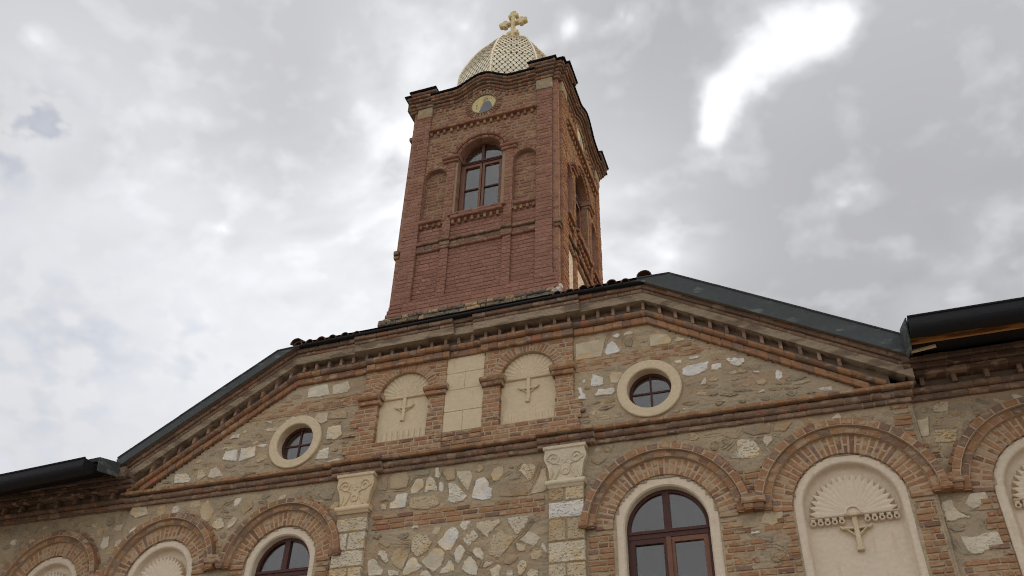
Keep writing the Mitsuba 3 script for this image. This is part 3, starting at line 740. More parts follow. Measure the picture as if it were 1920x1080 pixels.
# ---- string course over the whole front
S = 'church__string_course'
flat = lambda z: (lambda u: z + 0. * np.asarray(u, float))
cs = core(5.)
dirty = lambda: 3. + float(rng.uniform(0, .99))
eave_shaded = lambda: 4. + float(rng.uniform(0, .99))  # upper wing cornice bricks, eave shade painted into their tone
for (o, h, d, L, shape) in ((6.08, .07, -.05, .17, nose), (6.15, .10, -.10, .15, roll), (6.255, .06, -.155, .17, nose)):
    segs = [(-6.02 - (d + .05) * .6, -2.09, 0), (-2.09, -1.24, -.06), (-1.24, 1.24, 0), (1.24, 2.09, -.06), (2.09, 6.30 - (d + .05) * .6, 0)]
    ol = shape(0, h, .05, d, .012) if shape is nose else [(a, b) for a, b in roll(0, h, .05, d)]
    run(S, segs, flat(o), ol, L, .018, 'brick', (dirty if o < 6.2 else U(.1, .8)), U(.2, .6), core=cs)
for a, b in ((-6.1, 6.4),): cs.add(*solid(sg.box(a, 6.30, b, 6.335), .05, -.10), (2., 0))
emit(S, cs, 'mortar')

# ---- gable cornice
G = 'church__cornice'
cg = core(2.)


def gable_run(o, h, d, L, shape, tone, smear, bays, ch=.012, joint=.012):
    ol = shape(o, o + h, .05, d, ch) if shape is nose else roll(o, o + h, .05, d)
    lo, hi = -3.08 - (7.94 + o - 6.315) / .60, 2.95 + (8.01 + o - 6.315) / .586
    lo, hi = max(lo, -6.12), min(hi, 6.38)
    lean = lambda u: -.60 if u < -3.08 else (.586 if u > 2.95 else 0.)
    segs = [(lo, -3.08, 0)] + [(-3.08, bays[0], 0), (bays[0], bays[1], -.05), (bays[1], bays[2], 0), (bays[2], bays[3], -.05), (bays[3], 2.95, 0)] + [(2.95, hi, 0)]
    run(G, segs, gable, ol, L, joint, 'brick', tone, smear, core=cg, leanf=lambda u: 0.)


gable_run(.0, .115, -.06, .15, nose, lambda: float(rng.uniform(.2, .98)), U(.1, .5), (-1.75, -.27, .27, 1.80))
gable_run(.12, .10, -.122, .15, roll, lambda: float(rng.choice([rng.uniform(.3, .98), 3 + rng.uniform(0, .9)])), U(.1, .5), (-1.75, -.27, .27, 1.80))
# slab of mortar, with two dirty brick courses above it
run_slab = Mesh()
BAY2 = (-1.96, -.17, .17, 1.95)
lo, hi = -6.13, 6.39
for a, b, ex in ((lo, -3.08, 0), (-3.08, BAY2[0], 0), (BAY2[0], BAY2[1], -.05), (BAY2[1], BAY2[2], 0), (BAY2[2], BAY2[3], -.05), (BAY2[3], 2.95, 0), (2.95, hi, 0)):
    n = max(1, int((b - a) / .2)); e = np.linspace(a, b, n + 1)
    for x0, x1 in zip(e, e[1:]):
        w0 = rng.uniform(-.004, .004)
        run_slab.add(*bar(x0, x1, gable, [(.350, .05), (.345 + w0, -.175 + ex), (.40, -.182 + ex + w0), (.47, -.195 + ex), (.47, .05)]), (5., 0.))
emit('church__cornice__slab', run_slab, 'mortar')
gable_run(.472, .062, -.215, .20, nose, lambda: 3 + float(rng.uniform(0, .99)), U(.1, .7), BAY2)
gable_run(.538, .072, -.255, .20, nose, lambda: 3 + float(rng.uniform(0, .99)), U(.1, .7), BAY2)
for a, b in ((-6.13, -3.08), (-3.08, 2.95), (2.95, 6.39)):
    cg.add(*bar(a, b, gable, [(.612, .35), (.612, -.336), (.622, -.336), (.622, .35)]), (2., 0))
for a, b in ((-5.9, -3.08), (-3.08, 2.95), (2.95, 6.1)):
    cg.add(*bar(a, b, gable, [(.0, .3), (.0, .0), (.20, -.03), (.36, -.01), (.62, -.15), (.62, .3)]), (2., 0))
cg.add(*solid(sg.box(-6.13, 6.54, -5.97, 6.71), .3, -.31), (2., 0))
emit(G, cg, 'mortar')
u = -5.6
while u < 5.75:                               # upright little bricks between the rolls and the slab
    V, F = bar(u - .024, u + .024, gable, [(.215, .02), (.215, -.110), (.352, -.112), (.352, .02)])
    put(G, 'dentil', V, F, 'brick', (3 + float(rng.uniform(0, .8)), .5)); u += .238 + rng.uniform(-.012, .012)

# ---- sheet metal on the slopes and along the eave, with tiles behind
for side, (x0, x1, n) in enumerate(((-6.16, -2.98, 3), (2.90, 6.42, 3))):
    e = np.linspace(x0, x1, n + 1)
    for k in range(n):
        a, b = e[k], e[k + 1]
        us = sorted({a, b} | {x for x in (-3.4, -3.08, 2.95, 3.4) if a < x < b})
        top = (lambda u: min(8.545, 8.53 + .60 * (u + 3.4))) if side == 0 else (lambda u: min(8.655, 8.645 - .586 * (u - 3.4)))
        poly = [(x, float(gable(x)) + .585) for x in us] + [(x, top(x)) for x in reversed(us)]
        y = -.345 - .004 * (k % 2)
        one('church__verge_sheet', *solid(sg.Polygon(poly), y + .012, y), 'sheet', (0., 0))
        rim = [np.array([x, y - .006, top(x) + EYE]) for x in us]
        one('church__verge_sheet__rolled_edge', *tube(rim, .014, 6), 'sheet', (0., 0))
fl = Mesh()
for a, b, ex in ((-3.02, BAY2[0], 0), (BAY2[0], BAY2[1], -.05), (BAY2[1], BAY2[2], 0), (BAY2[2], BAY2[3], -.05), (BAY2[3], 3.0, 0)):
    fl.add(*bar(a, b, gable, [(.60, .0), (.60, -.335), (.615, -.345), (.635, -.345), (.645, -.33), (.645, .0)]), (1., 0))
emit('church__eave_flashing', fl, 'sheet')

rf = Mesh()
ridge = 11.
rf.add([[-3.1, -.34, 8.62 + EYE], [3.0, -.34, 8.68 + EYE], [3.0, 3.2, 9.0 + EYE], [-3.1, 3.2, 9.0 + EYE]], [[0, 1, 2], [0, 2, 3]])
for x0, x1 in ((-3.4, -6.2), (3.4, 6.45)):
    z0, z1 = (8.5, 6.85) if x0 < 0 else (8.6, 6.85)
    rf.add([[x0, -.33, z0 + EYE], [x1, -.33, z1 + EYE], [x1, 14, z1 + EYE], [x0, 14, z0 + EYE]], [[0, 1, 2], [0, 2, 3]])
rf.add([[-3.4, -.1, 8.5 + EYE], [3.4, -.1, 8.58 + EYE], [3.4, 14, 8.58 + EYE], [-3.4, 14, 8.5 + EYE]], [[0, 1, 2], [0, 2, 3]])
for x0, x1 in ((-6.07, -13.5), (6.37, 13.5)):
    rf.add([[x0, -.86, (6.70 if x1 > 0 else 6.55) + EYE], [x1, -.86, (6.70 if x1 > 0 else 6.19) + EYE], [x1, 9, 7.7 + EYE], [x0, 9, 7.7 + EYE]], [[0, 1, 2], [0, 2, 3]])
emit('church__roof', rf, 'tile', False)


def tile(x, y, z, rise, r=.088, L=.46, up=1):
    a = np.linspace(0, 180, 9)
    V = []
    for s, rr in ((0., r), (1., r * .86)):
        for q in (rr, rr - .014):
            V += [[x + q * math.cos(math.radians(t)), y + s * L, z + s * L * rise + q * math.sin(math.radians(t)) * up] for t in a]
    n = len(a); F = []
    for k in range(n - 1):
        F += [[k, 2 * n + k, k + 1], [k + 1, 2 * n + k, 2 * n + k + 1], [n + k, n + k + 1, 3 * n + k], [n + k + 1, 3 * n + k + 1, 3 * n + k], [k, k + 1, n + k], [k + 1, n + k + 1, n + k]]
    return closed(V, F)


for x0, x1 in ((-3.02, -1.80), (1.62, 2.92)):
    x = x0
    while x < x1:
        dz = 8.59 + .012 * x + rng.uniform(-.012, .02)
        for row in range(2):
            one('church__roof__tile', *tile(x + rng.uniform(-.015, .015), -.36 + row * .38, dz + row * .14 + EYE, .36, .080 * rng.uniform(.9, 1.08)), 'tile', (rng.uniform(0, 1), 0))
        one('church__roof__tile', *tile(x + .11, -.30, dz + .04 + EYE, .36, .08, up=-.55), 'tile', (rng.uniform(0, 1), 0))
        x += .222
one('church__roof__hip_tile', *tile(3.02, -.36, 8.66 + EYE, .36, .12, .5), 'tile', (.8, 0))
one('church__roof__hip_tile', *tile(-3.06, -.36, 8.60 + EYE, .36, .115, .5), 'tile', (.8, 0))
for x, z in ((6.82, 6.66),): one('church__roof__tile', *tile(x, -.95, z + EYE, .3, .09), 'tile', (1., 0))

# ---- the two brick bays with shell niches, and the cream ashlar between them
for k, c in enumerate(NICH):
    B = key_of('church__niche_bay')
    sx = 1 if c > 0 else -1
    out_lo = ragged(min(sx * 1.75, sx * 1.8), max(sx * 1.75, sx * 1.8), 6.32, 6.86, 0 if sx > 0 else .35, .16 if sx > 0 else 0)
    up = sg.box(min(sx * .32, sx * 1.78), 6.30, max(sx * .32, sx * 1.78), 8.0) if sx > 0 else sg.box(-1.78, 6.30, -.32, 8.0).union(ragged(-1.79, -1.7, 6.86, 7.3, .22, 0))
    hole = arch_shape(c, 7.41, .443, 6.63)
    body = up.union(out_lo).difference(hole)
    V, F = solid(body.buffer(-.008), .08, -.033)
    emit(B, Mesh().add(V, F, (1., 0)), 'mortar')
    ringr = sg.Polygon(ring_poly(c, 7.42, .10, .61, 0, 180, 40))
    fill(B, body.difference(ringr), 6.30, 8.0, .05, -.040, tone0, U(.25, .75), ch=.006, wob=.002)
    n = 27
    for i in range(n):
        a0, a1 = 180 * i / n + .9, 180 * (i + 1) / n - .9
        V, F = block(ring_poly(c, 7.42, .445, .60, a0, a1, 1), .05, -.04 + rng.uniform(-.004, .004), .008)
        put(B, 'brick', V, F, 'brick', (tone0(), rng.uniform(.3, .8)))
    ci = core(1.)
    for a, b in ((c - .76 if sx < 0 else c - .74, c - .40), (c + .40, c + .74)):
        run(B, [(a - .035, b + .035, 0)], flat(7.395), roll(0, .10, .05, -.115), .16, .008, 'brick', U(.2, .9), U(.3, .6), core=ci)
        run(B, [(a, b, 0)], flat(7.315), nose(0, .078, .05, -.085, .012), .22, .008, 'brick', U(.3, .95), U(.3, .6), core=ci)
    emit(key_of(B + '__impost'), ci, 'mortar')
    # shell niche of plaster
    N = key_of('church__shell_niche')
    m = Mesh(); m.add(*solid(arch_shape(c, 7.41, .49, 6.56), .10, .045), (0., 0))
    emit(N, m, 'plaster')
    m = Mesh(); nr = 17
    for i in range(nr):                       # fluted half shell
        a0, a1 = math.radians(180 * i / nr), math.radians(180 * (i + 1) / nr); am = (a0 + a1) / 2
        pp = [(c, 7.415, .036), (c + .435 * math.cos(a0), 7.415 + .435 * math.sin(a0), .040), (c + .44 * math.cos(am), 7.415 + .44 * math.sin(am), .025), (c + .435 * math.cos(a1), 7.415 + .435 * math.sin(a1), .040)]
        m.add(front(np.array([q[0] for q in pp]), np.array([q[2] for q in pp]), np.array([q[1] for q in pp])), [[0, 1, 2], [0, 2, 3]], (0., 0))
    emit(N + '__shell', m, 'plaster')
    m = Mesh(); m.add(*bar(c - .435, c + .435, flat(7.397), [(0, .05), (0, .02), (.008, .012), (.018, .03), (.018, .05)]), (0., 0)); emit(N + '__ledge', m, 'plaster')

    def strip(p0, p1, w0, w1, d=.010):
        p0, p1 = np.array(p0, float), np.array(p1, float); t = (p1 - p0) / np.linalg.norm(p1 - p0); nn = np.array([-t[1], t[0]])
        return block([p0 - nn * w0, p1 - nn * w1, p1 + nn * w1, p0 + nn * w0], .05, d, .008)
    m = Mesh()
    m.add(*strip((c, 7.02), (c, 7.40), .026, .030)); m.add(*strip((c - .012, 6.985), (c - .012 + .001, 7.03), .036, .030))
    for sgn in (-1, 1):
        m.add(*strip((c, 7.215), (c + sgn * .135, 7.225), .013, .013)); m.add(*strip((c + sgn * .13, 7.22), (c + sgn * .165, 7.262), .013, .012))
        m.add(*strip((c + sgn * .02, 7.145), (c + sgn * .10, 7.215), .009, .009))
    emit(N + '__relief_cross', m, 'plaster')
    nf = 9
    for i in range(nf):
        x = c - .385 + .77 * i / (nf - 1)
        V, F = block([(x - .028, 6.60), (x + .028, 6.60), (x + .028, 6.815), (x - .028, 6.815)], .05, .026 if c < 0 else .036, .007)
        one(N + '__flute', V, F, 'plaster', (0., 0))
PN = 'church__ashlar_panel'
m = Mesh(); m.add(*solid(sg.box(-.34, 6.50, .34, 7.98), .06, -.012), (1., 0)); emit(PN, m, 'mortar')
for x0, x1, z0, z1 in ((-.325, .325, 7.685, 7.985), (-.325, -.005, 7.375, 7.68), (.0, .325, 7.375, 7.68), (-.325, .325, 6.985, 7.37), (-.325, -.005, 6.635, 6.98), (.0, .325, 6.635, 6.98)):
    V, F = block([(x0, z0), (x1, z0), (x1, z1), (x0, z1)], .02, -.022 + rng.uniform(-.002, .002), .004)
    one(PN + '__block', V, F, 'plaster', (0., 0))
fill(B, sg.box(-.32, 6.31, .32, 6.63), 6.31, 6.6, .05, -.03, tone0, U(.3, .7))
cb = core(1.); cb.add(*solid(sg.box(-.34, 6.30, .34, 6.63), .05, -.014), (1., 0)); emit('church__ashlar_panel__brick_footing', cb, 'mortar')


# ---- round windows
def ring_solid(c, z, r0, r1, d0, d1, n=64):
    return solid(disc(c, z, r1, n).difference(disc(c, z, r0, n)), d0, d1)


def pane(region, d, P=front):
    tv, tf = trimesh.creation.triangulate_polygon(region, engine='earcut')
    tv = np.array(tv)
    V = P(tv[:, 0], d + 0 * tv[:, 0], tv[:, 1])
    return V, np.array(tf)


def curved_ring(c, z, prof, a0=0., a1=360., n=72, P=front):
    """A ring whose outline prof [(radius, depth)] is swept from angle a0 to a1."""
    a = np.radians(np.linspace(a0, a1, n + 1)); pr = np.array(prof); k = len(pr)
    V = np.stack([P(c + pr[:, 0] * math.cos(x), pr[:, 1], z + pr[:, 0] * math.sin(x)) for x in a]).reshape(-1, 3)
    F = []
    for i in range(n):
        for j in range(k - 1):
            q = i * k + j; F += [[q, q + 1, q + k + 1], [q, q + k + 1, q + k]]
    return V, np.array(F)


for c, z, ro, ri in OCUL:
    O = key_of('church__round_window')
    m = Mesh(); m.add(*curved_ring(c, z, [(ro, .03), (ro, -.030), (ro - .012, -.042), (ri + .012, -.042), (ri, -.030), (ri - .002, .16)]), (0., 0)); emit(O, m, 'plaster')
    m = Mesh(); m.add(*ring_solid(c, z, ri - .045, ri + .005, .16, .115), (0., 0)); emit(O + '__frame', m, 'wood')
    m = Mesh(); m.add(*solid(sg.box(c - .014, z - ri + .03, c + .014, z + ri - .03), .15, .118), (0., 0)); m.add(*solid(sg.box(c - ri + .03, z - .014, c + ri - .03, z + .014), .149, .12), (0., 0)); emit(O + '__glazing_bar', m, 'wood')
    one(O + '__pane', *pane(disc(c, z, ri - .03), .135), 'glass')

# ---- arches: voussoirs, hoods, and what they frame
for kind, c, zc, r0, r1, r2, r3, pl in ARCH:
    out = c > XR or c < XL
    P = wfront if out else front
    A = key_of('church__brick_arch')
    cm = core(1.)
    cm.add(*curved_ring(c, zc, [(r0 + .004, .06), (r0 + .004, -.019), (r1, -.019), (r1, -.069), (r2, -.069), (r2, -.119), (r3 - .006, -.119), (r3 - .006, .05)], 2, 178, 56, P), (1., 0))
    emit(A, cm, 'mortar')
    n = int(round(math.pi * (r0 + r1) / 2 / .078))
    for i in range(n):
        a0, a1 = 180 * i / n, 180 * (i + 1) / n
        g = .8
        d = -.024 + rng.uniform(-.003, .003)
        if i % 2 == 0 and rng.random() < .85:
            V, F = block(ring_poly(c, zc, r0 - rng.uniform(0, .012), r1 - .008, a0 + g, a1 - g, 1), .05, d, .007, P); put(A, 'brick', V, F, 'brick', (tone0(), smear0()))
        else:
            rm = r0 + (r1 - r0) * rng.uniform(.42, .58)
            V, F = block(ring_poly(c, zc, r0 - rng.uniform(0, .008), rm - .009, a0 + g, a1 - g, 1), .05, d, .007, P); put(A, 'brick', V, F, 'brick', (tone0(), smear0()))
            V, F = block(ring_poly(c, zc, rm + .009, r1 - .008, a0 + g, a1 - g, 1), .05, d, .007, P); put(A, 'brick', V, F, 'brick', (tone0(), smear0()))
    for ra, rb, d, L, ch, a_lo in ((r1, r2 - .004, -.075, .165, .008, 4), (r2, r3, -.125, .165, .014, 6)):
        n = int(round(math.pi * rb * (180 - 2 * a_lo) / 180 / L))
        e = np.linspace(a_lo, 180 - a_lo, n + 1) + np.r_[0, rng.uniform(-.8, .8, n - 1), 0]
        for a0, a1 in zip(e, e[1:]):
            V, F = block(ring_poly(c, zc, ra + .002, rb, a0 + .14, a1 - .14, 3), .02, d + rng.uniform(-.0025, .0025), ch, P)
            put(A, 'brick', V, F, 'brick', (float(rng.choice([rng.uniform(.1, .84), 3 + rng.uniform(0, .6)], p=[.65, .35])), rng.uniform(.2, .6)))
        for s in (-1, 1):                     # the corbel each hood stands on
            x = c + s * (ra + rb) / 2; w = (rb - ra) / 2 + .018
            V, F = block([(x - w, zc + .045), (x + w, zc + .045), (x + w, zc + .115), (x - w, zc + .115)], .02, d - .012, .012, P)
            put(A, 'brick', V, F, 'brick', (rng.uniform(.3, .9), .3))
    n = int(round(math.pi * (r3 + .03) / .135))
    for i in range(n):
        if rng.random() < .22: continue
        a0, a1 = 8 + 164 * i / n, 8 + 164 * (i + 1) / n
        V, F = block(ring_poly(c, zc, r3 - .02, r3 + rng.uniform(.035, .06), a0 + .8, a1 - .8, 1), .03, -.016, .006, P)
        if P is front and abs(c) > 5 and (V[:, 0].max() > XR + .02 or V[:, 0].min() < XL - .02): V[:, 1] += .07
        put(A, 'brick', V, F, 'brick', (tone0(), rng.uniform(.2, .6)))
    d0 = .03
    if kind == 'window':
        Wn = key_of('church__arched_window')
        m = Mesh()
        prof = [(r0 + .01, .06), (r0 - .004, d0), (r0 - .012, .012), (pl + .02, .008), (pl, .03), (pl - .006, .17)]
        m.add(*curved_ring(c, zc, prof, 0, 180, 64, P), (1., 0))
        for s in (-1, 1):
            q = np.array(prof); V = []
            for z in (zc, 2.2): V.append(P(c + s * q[:, 0], q[:, 1], np.full(len(q), z)))
            k = len(q); F = []
            for j in range(k - 1): F += [[j, j + 1, k + j + 1], [j, k + j + 1, k + j]]
            m.add(np.vstack(V), F, (1., 0))
        emit(Wn, m, 'plaster')
        fr, zb, zt = pl - .008, 2.4, zc - .065
        full = arch_shape(c, zc, fr, zb)
        m = Mesh(); m.add(*solid(full.difference(arch_shape(c, zc, fr - .045, zb + .05)), .20, .125), (0., 0)); emit(Wn + '__frame', m, 'wood')
        s = fr / .547
        m = Mesh(); m.add(*solid(sg.box(c - fr + .02, zt - .055, c + fr - .02, zt + .055), .19, .11), (0., 0)); m.add(*solid(sg.box(c - fr + .02, zt + .01, c + fr - .02, zt + .035), .19, .095), (0., 0)); emit(Wn + '__transom', m, 'wood')
        m = Mesh(); m.add(*solid(sg.box(c - .046, zt + .05, c + .046, zc + fr - .02), .188, .118), (0., 0)); emit(Wn + '__mullion', m, 'wood')
        for sd in (-1, 1):                    # casements
            xa, xb = sorted((c + sd * .012, c + sd * (fr - .035)))
            outer = sg.box(xa, zb + .05, xb, zt - .06)
            inner = sg.box(xa + .062, zb + .12, xb - .062, zt - .125).difference(sg.box(xa, 3.35, xb, 3.39))
            K = key_of(Wn + '__casement')
            m = Mesh(); m.add(*solid(outer.difference(inner), .18, .115 + .002 * (sd > 0)), (1. if sd > 0 else 0., 0)); emit(K, m, 'wood')
            one(Wn + '__pane', *pane(outer.buffer(-.03), .15, P), 'glass')
            top = arch_shape(c, zc, fr - .03, zt).intersection(sg.box(min(c, c + sd * 2), zt, max(c, c + sd * 2), 9))
            one(Wn + '__pane', *pane(top, .155, P), 'glass')
        m = Mesh(); m.add(*solid(sg.box(c - .03, zb + .05, c + .03, zt - .06), .18, .095), (1., 0)); emit(Wn + '__cover_strip', m, 'wood')
    else:
        Bn = key_of('church__blind_niche')
        m = Mesh()
        prof = [(r0 + .01, .06), (r0 - .004, d0), (r0 - .012, .008), (pl + .03, .004), (pl + .008, .012), (pl - .004, .035), (pl - .016, .10), (pl - .04, .128), (0, .13)]
        m.add(*curved_ring(c, zc, prof, 0, 180, 64, P), (1., 0))
        for s in (-1, 1):
            q = np.array(prof); V = []
            for z in (zc, 2.2): V.append(P(c + s * q[:, 0], q[:, 1], np.full(len(q), z)))
            k = len(q); F = []
            for j in range(k - 1): F += [[j, j + 1, k + j + 1], [j, k + j + 1, k + j]]
            m.add(np.vstack(V), F, (1., 0))
        emit(Bn, m, 'plaster', True)
        s = pl / .579
        zr = zc - .085 * s; R1, R0 = .525 * s, .40 * s
        nt = 19
        for i in range(nt):                   # sun rays: a ridge each, ending in a tooth
            a0, a1 = math.radians(180 * i / nt), math.radians(180 * (i + 1) / nt); am = (a0 + a1) / 2
            q = np.array([(0, 0, .058), (R0 * 1.1 * math.cos(a0), R0 * 1.1 * math.sin(a0), .055), (R1 * math.cos(am), R1 * math.sin(am), .040), (R0 * 1.1 * math.cos(a1), R0 * 1.1 * math.sin(a1), .055), (R0 * .95 * math.cos(am), R0 * .95 * math.sin(am), .0505)])
            lo_ = np.array([(x, y, .14) for x, y, _ in q[:4]])
            A_ = np.vstack([q, lo_])
            F = [[0, 1, 4], [1, 2, 4], [2, 3, 4], [3, 0, 4], [1, 6, 2], [2, 6, 7], [2, 7, 3], [3, 7, 8], [0, 5, 1], [1, 5, 6], [3, 8, 0], [0, 8, 5]]
            one(Bn + '__ray', P(c + A_[:, 0], A_[:, 2], zr + A_[:, 1]), F, 'plaster', (1., 0))
        m = Mesh(); m.add(*bar(c - R1, c + R1, flat(zr - .016), [(0, .14), (0, .052), (.014, .044), (.02, .06), (.02, .14)], P), (1., 0)); emit(Bn + '__ledge', m, 'plaster')
        m = Mesh(); m.add(*curved_ring(c, zr, [(.105 * s, .08), (.105 * s, .040), (.085 * s, .036), (.085 * s, .08)], 0, 180, 24, P), (1., 0)); emit(Bn + '__half_ring', m, 'plaster')
        for sd in (-1, 1):
            for i in range(5):
                x = c + sd * (R1 - .035 * s - i * .085 * s); z = zr - .075 * s
                a = np.linspace(0, 2 * np.pi, 17)
                Vr, Fr = curved_ring(x, z, [(.036 * s, .14), (.036 * s, .072), (.027 * s, .062), (.017 * s, .072), (.017 * s, .14)], 0, 360, 16, P)
                mm = Mesh(); mm.add(Vr, Fr, (1., 0)); mm.add(*block([(x - .026 * s, zr - .045 * s), (x + .026 * s, zr - .045 * s), (x + .03 * s, zr - .012), (x - .03 * s, zr - .012)], .14, .066, .006, P), (1., 0))
                emit(key_of(Bn + '__pendant'), mm, 'plaster')
        m = Mesh()

        def st(p0, p1, w0, w1, d=.062):
            p0, p1 = np.array(p0, float), np.array(p1, float); t = (p1 - p0) / np.linalg.norm(p1 - p0); nn = np.array([-t[1], t[0]])
            return block([p0 - nn * w0, p1 - nn * w1, p1 + nn * w1, p0 + nn * w0], .14, d, .009, P)
        m.add(*st((c, zr - .42 * s), (c, zr - .005), .030 * s, .030 * s)); m.add(*st((c, zr - .455 * s), (c, zr - .41 * s), .044 * s, .038 * s)); m.add(*st((c, zr - .03), (c, zr + .012), .046 * s, .052 * s, .030))
        for sd in (-1, 1):
            m.add(*st((c + sd * .03, zr - .175 * s), (c + sd * .155 * s, zr - .172 * s), .012, .012)); m.add(*st((c + sd * .15 * s, zr - .178 * s), (c + sd * .185 * s, zr - .145 * s), .012, .014))
            m.add(*st((c + sd * .025, zr - .265 * s), (c + sd * .115 * s, zr - .18 * s), .010, .010))
        emit(Bn + '__relief_cross', m, 'plaster')
# bricks that link neighbouring hoods
for x, P in ((4.142, front), (-3.90, front), (6.47, wfront), (-6.10, wfront)):
    H = 'church__hood_link'
    for (w, z0, z1, d, sh) in ((.15, 4.905, 4.985, -.16, .018), (.075, 4.99, 5.05, -.12, .012)):
        V, F = block([(x - w, z0), (x + w, z0), (x + w, z1), (x - w, z1)], .05, d, sh, P); one('church__link_corbel', V, F, 'brick', (rng.uniform(.2, .9), .7))

# ---- pilasters with carved capitals
ROWS = {1: [(5.475, 5.275, 2), (5.255, 5.025, 1), (5.005, 4.70, 2), (4.68, 4.405, 1), (4.385, 4.14, 2), (4.12, 3.9, 1), (3.88, 3.6, 2), (3.58, 3.3, 1)],
        -1: [(5.39, 5.19, 1), (5.16, 4.905, 2), (4.885, 4.655, 1), (4.635, 4.42, 2), (4.40, 4.18, 1), (4.16, 3.9, 2), (3.88, 3.6, 1), (3.58, 3.3, 2)]}
TONES = {1: [(.62, .4), (.03,), (.6, .58), (.38,), (.45, .5), (.4,), (.3, .5), (.4,)], -1: [(.42,), (.3, .34), (.36,), (.5, .42), (.4,), (.5, .3), (.4,), (.4, .4)]}
for sx in (1, -1):
    Q = key_of('church__pilaster')
    c = 1.65 * sx
    m = Mesh(); m.add(*solid(sg.box(c - .245, 1.9, c + .245, 5.60), .05, -.052), (0., 0)); emit(Q, m, 'mortar')
    for (zt, zb, n), tn in zip(ROWS[sx], TONES[sx]):
        e = [c - .25, c + .25] if n == 1 else [c - .25, c + rng.uniform(-.05, .06), c + .25]
        for k in range(n):
            g = .012
            p = rough([(e[k] + (g if k else 0), zb), (e[k + 1] - (g if k < n - 1 else 0), zb), (e[k + 1] - (g if k < n - 1 else 0), zt), (e[k] + (g if k else 0), zt)], .05, .004)
            V, F = block(p, .0, -.068 + rng.uniform(-.004, .004), .010, front, .004)
            one(Q + '__stone', V, F, 'stone', (tn[k], .8))
    lc = 3. if sx < 0 else 2.
    m = Mesh()                                # bell of the capital: sides flare upward in an ogee
    zs = np.linspace(5.575, 6.03, 12); t = (zs - 5.575) / .455
    hw = .235 + .055 * np.sin(t * math.pi / 2) ** 2 + .03 * np.exp(-((t - .72) / .16) ** 2); dp = -.075 - .05 * t ** 1.5
    V, F = [], []
    for i in range(12): V += [(c - hw[i], .0, zs[i]), (c - hw[i], dp[i], zs[i]), (c + hw[i], dp[i], zs[i]), (c + hw[i], .0, zs[i])]
    for i in range(11):
        for j in range(3): a = i * 4 + j; F += [[a, a + 1, a + 5], [a, a + 5, a + 4]]
    V = np.array(V); K = Q + '__capital'
    m.add(front(V[:, 0], V[:, 1], V[:, 2]), F, (lc, 0)); emit(K, m, 'plaster')

    def face_d(z): return -.075 - .05 * max(0, (z - 5.575) / .455) ** 1.5
    for sd in (-1, 1):                        # volutes with stems
        a = np.linspace(-.6 * math.pi, 2.3 * math.pi, 34); rr = .092 * (1 - .24 * np.arange(34) / 10 / 1.35)
        rr = np.linspace(.098, .022, 34)
        cx, cz_ = c + sd * .165, 5.885
        sp = np.stack([cx - sd * rr * np.sin(a + .3), cz_ + rr * np.cos(a + .3)], 1)
        stem = np.array([(c + sd * .155, 5.60), (c + sd * .10, 5.70), (c + sd * .068, 5.80)])
        q = np.vstack([stem, sp]) if sd else sp
        q = np.array([[x, face_d(z) - .004, z + EYE] for x, z in np.vstack([stem, sp])])
        one(K + '__volute', *tube(q, .0135, 6), 'plaster', (lc, 0), True)
        st2 = np.array([[c + sd * .225, 5.60], [c + sd * .195, 5.68], [c + sd * .19, 5.76]])
        one(K + '__leaf', *tube(np.array([[x, face_d(z) - .002, z + EYE] for x, z in st2]), np.array([.012, .02, .008]), 6), 'plaster', (lc, 0), True)
    a = np.linspace(0, 2 * math.pi, 22)
    one(K + '__boss', *tube(np.array([[c + .05 * math.cos(x), face_d(5.70) - .003, 5.70 + EYE + .045 * math.sin(x)] for x in a]), .013, 6), 'plaster', (lc, 0), True)
    for dx, dz in ((-.035, .0), (.035, .005), (0, -.035), (-.0, .05)):
        s = trimesh.creation.icosphere(1, 1.); v = np.array(s.vertices) * [.024, .014, .013] + [c + dx, face_d(5.86), 5.87 + dz + EYE]
        one(K + '__bud', v, s.faces, 'plaster', (lc, 0), True)
    m = Mesh(); m.add(*bar(c - .315, c + .315, flat(6.03), [(0, .0), (0, -.13), (.012, -.145), (.05, -.15), (.05, .0)]), (lc, 0)); emit(K + '__abacus', m, 'plaster')
    m = Mesh(); m.add(*bar(c - .285, c + .285, flat(5.495), roll(0, .082, .0, -.125, 8)), (lc, 0)); m.add(*bar(c - .262, c + .262, flat(5.465), [(0, .0), (0, -.072), (.035, -.10), (.035, 0)]), (lc, 0)); emit(Q + '__neck_moulding', m, 'plaster')

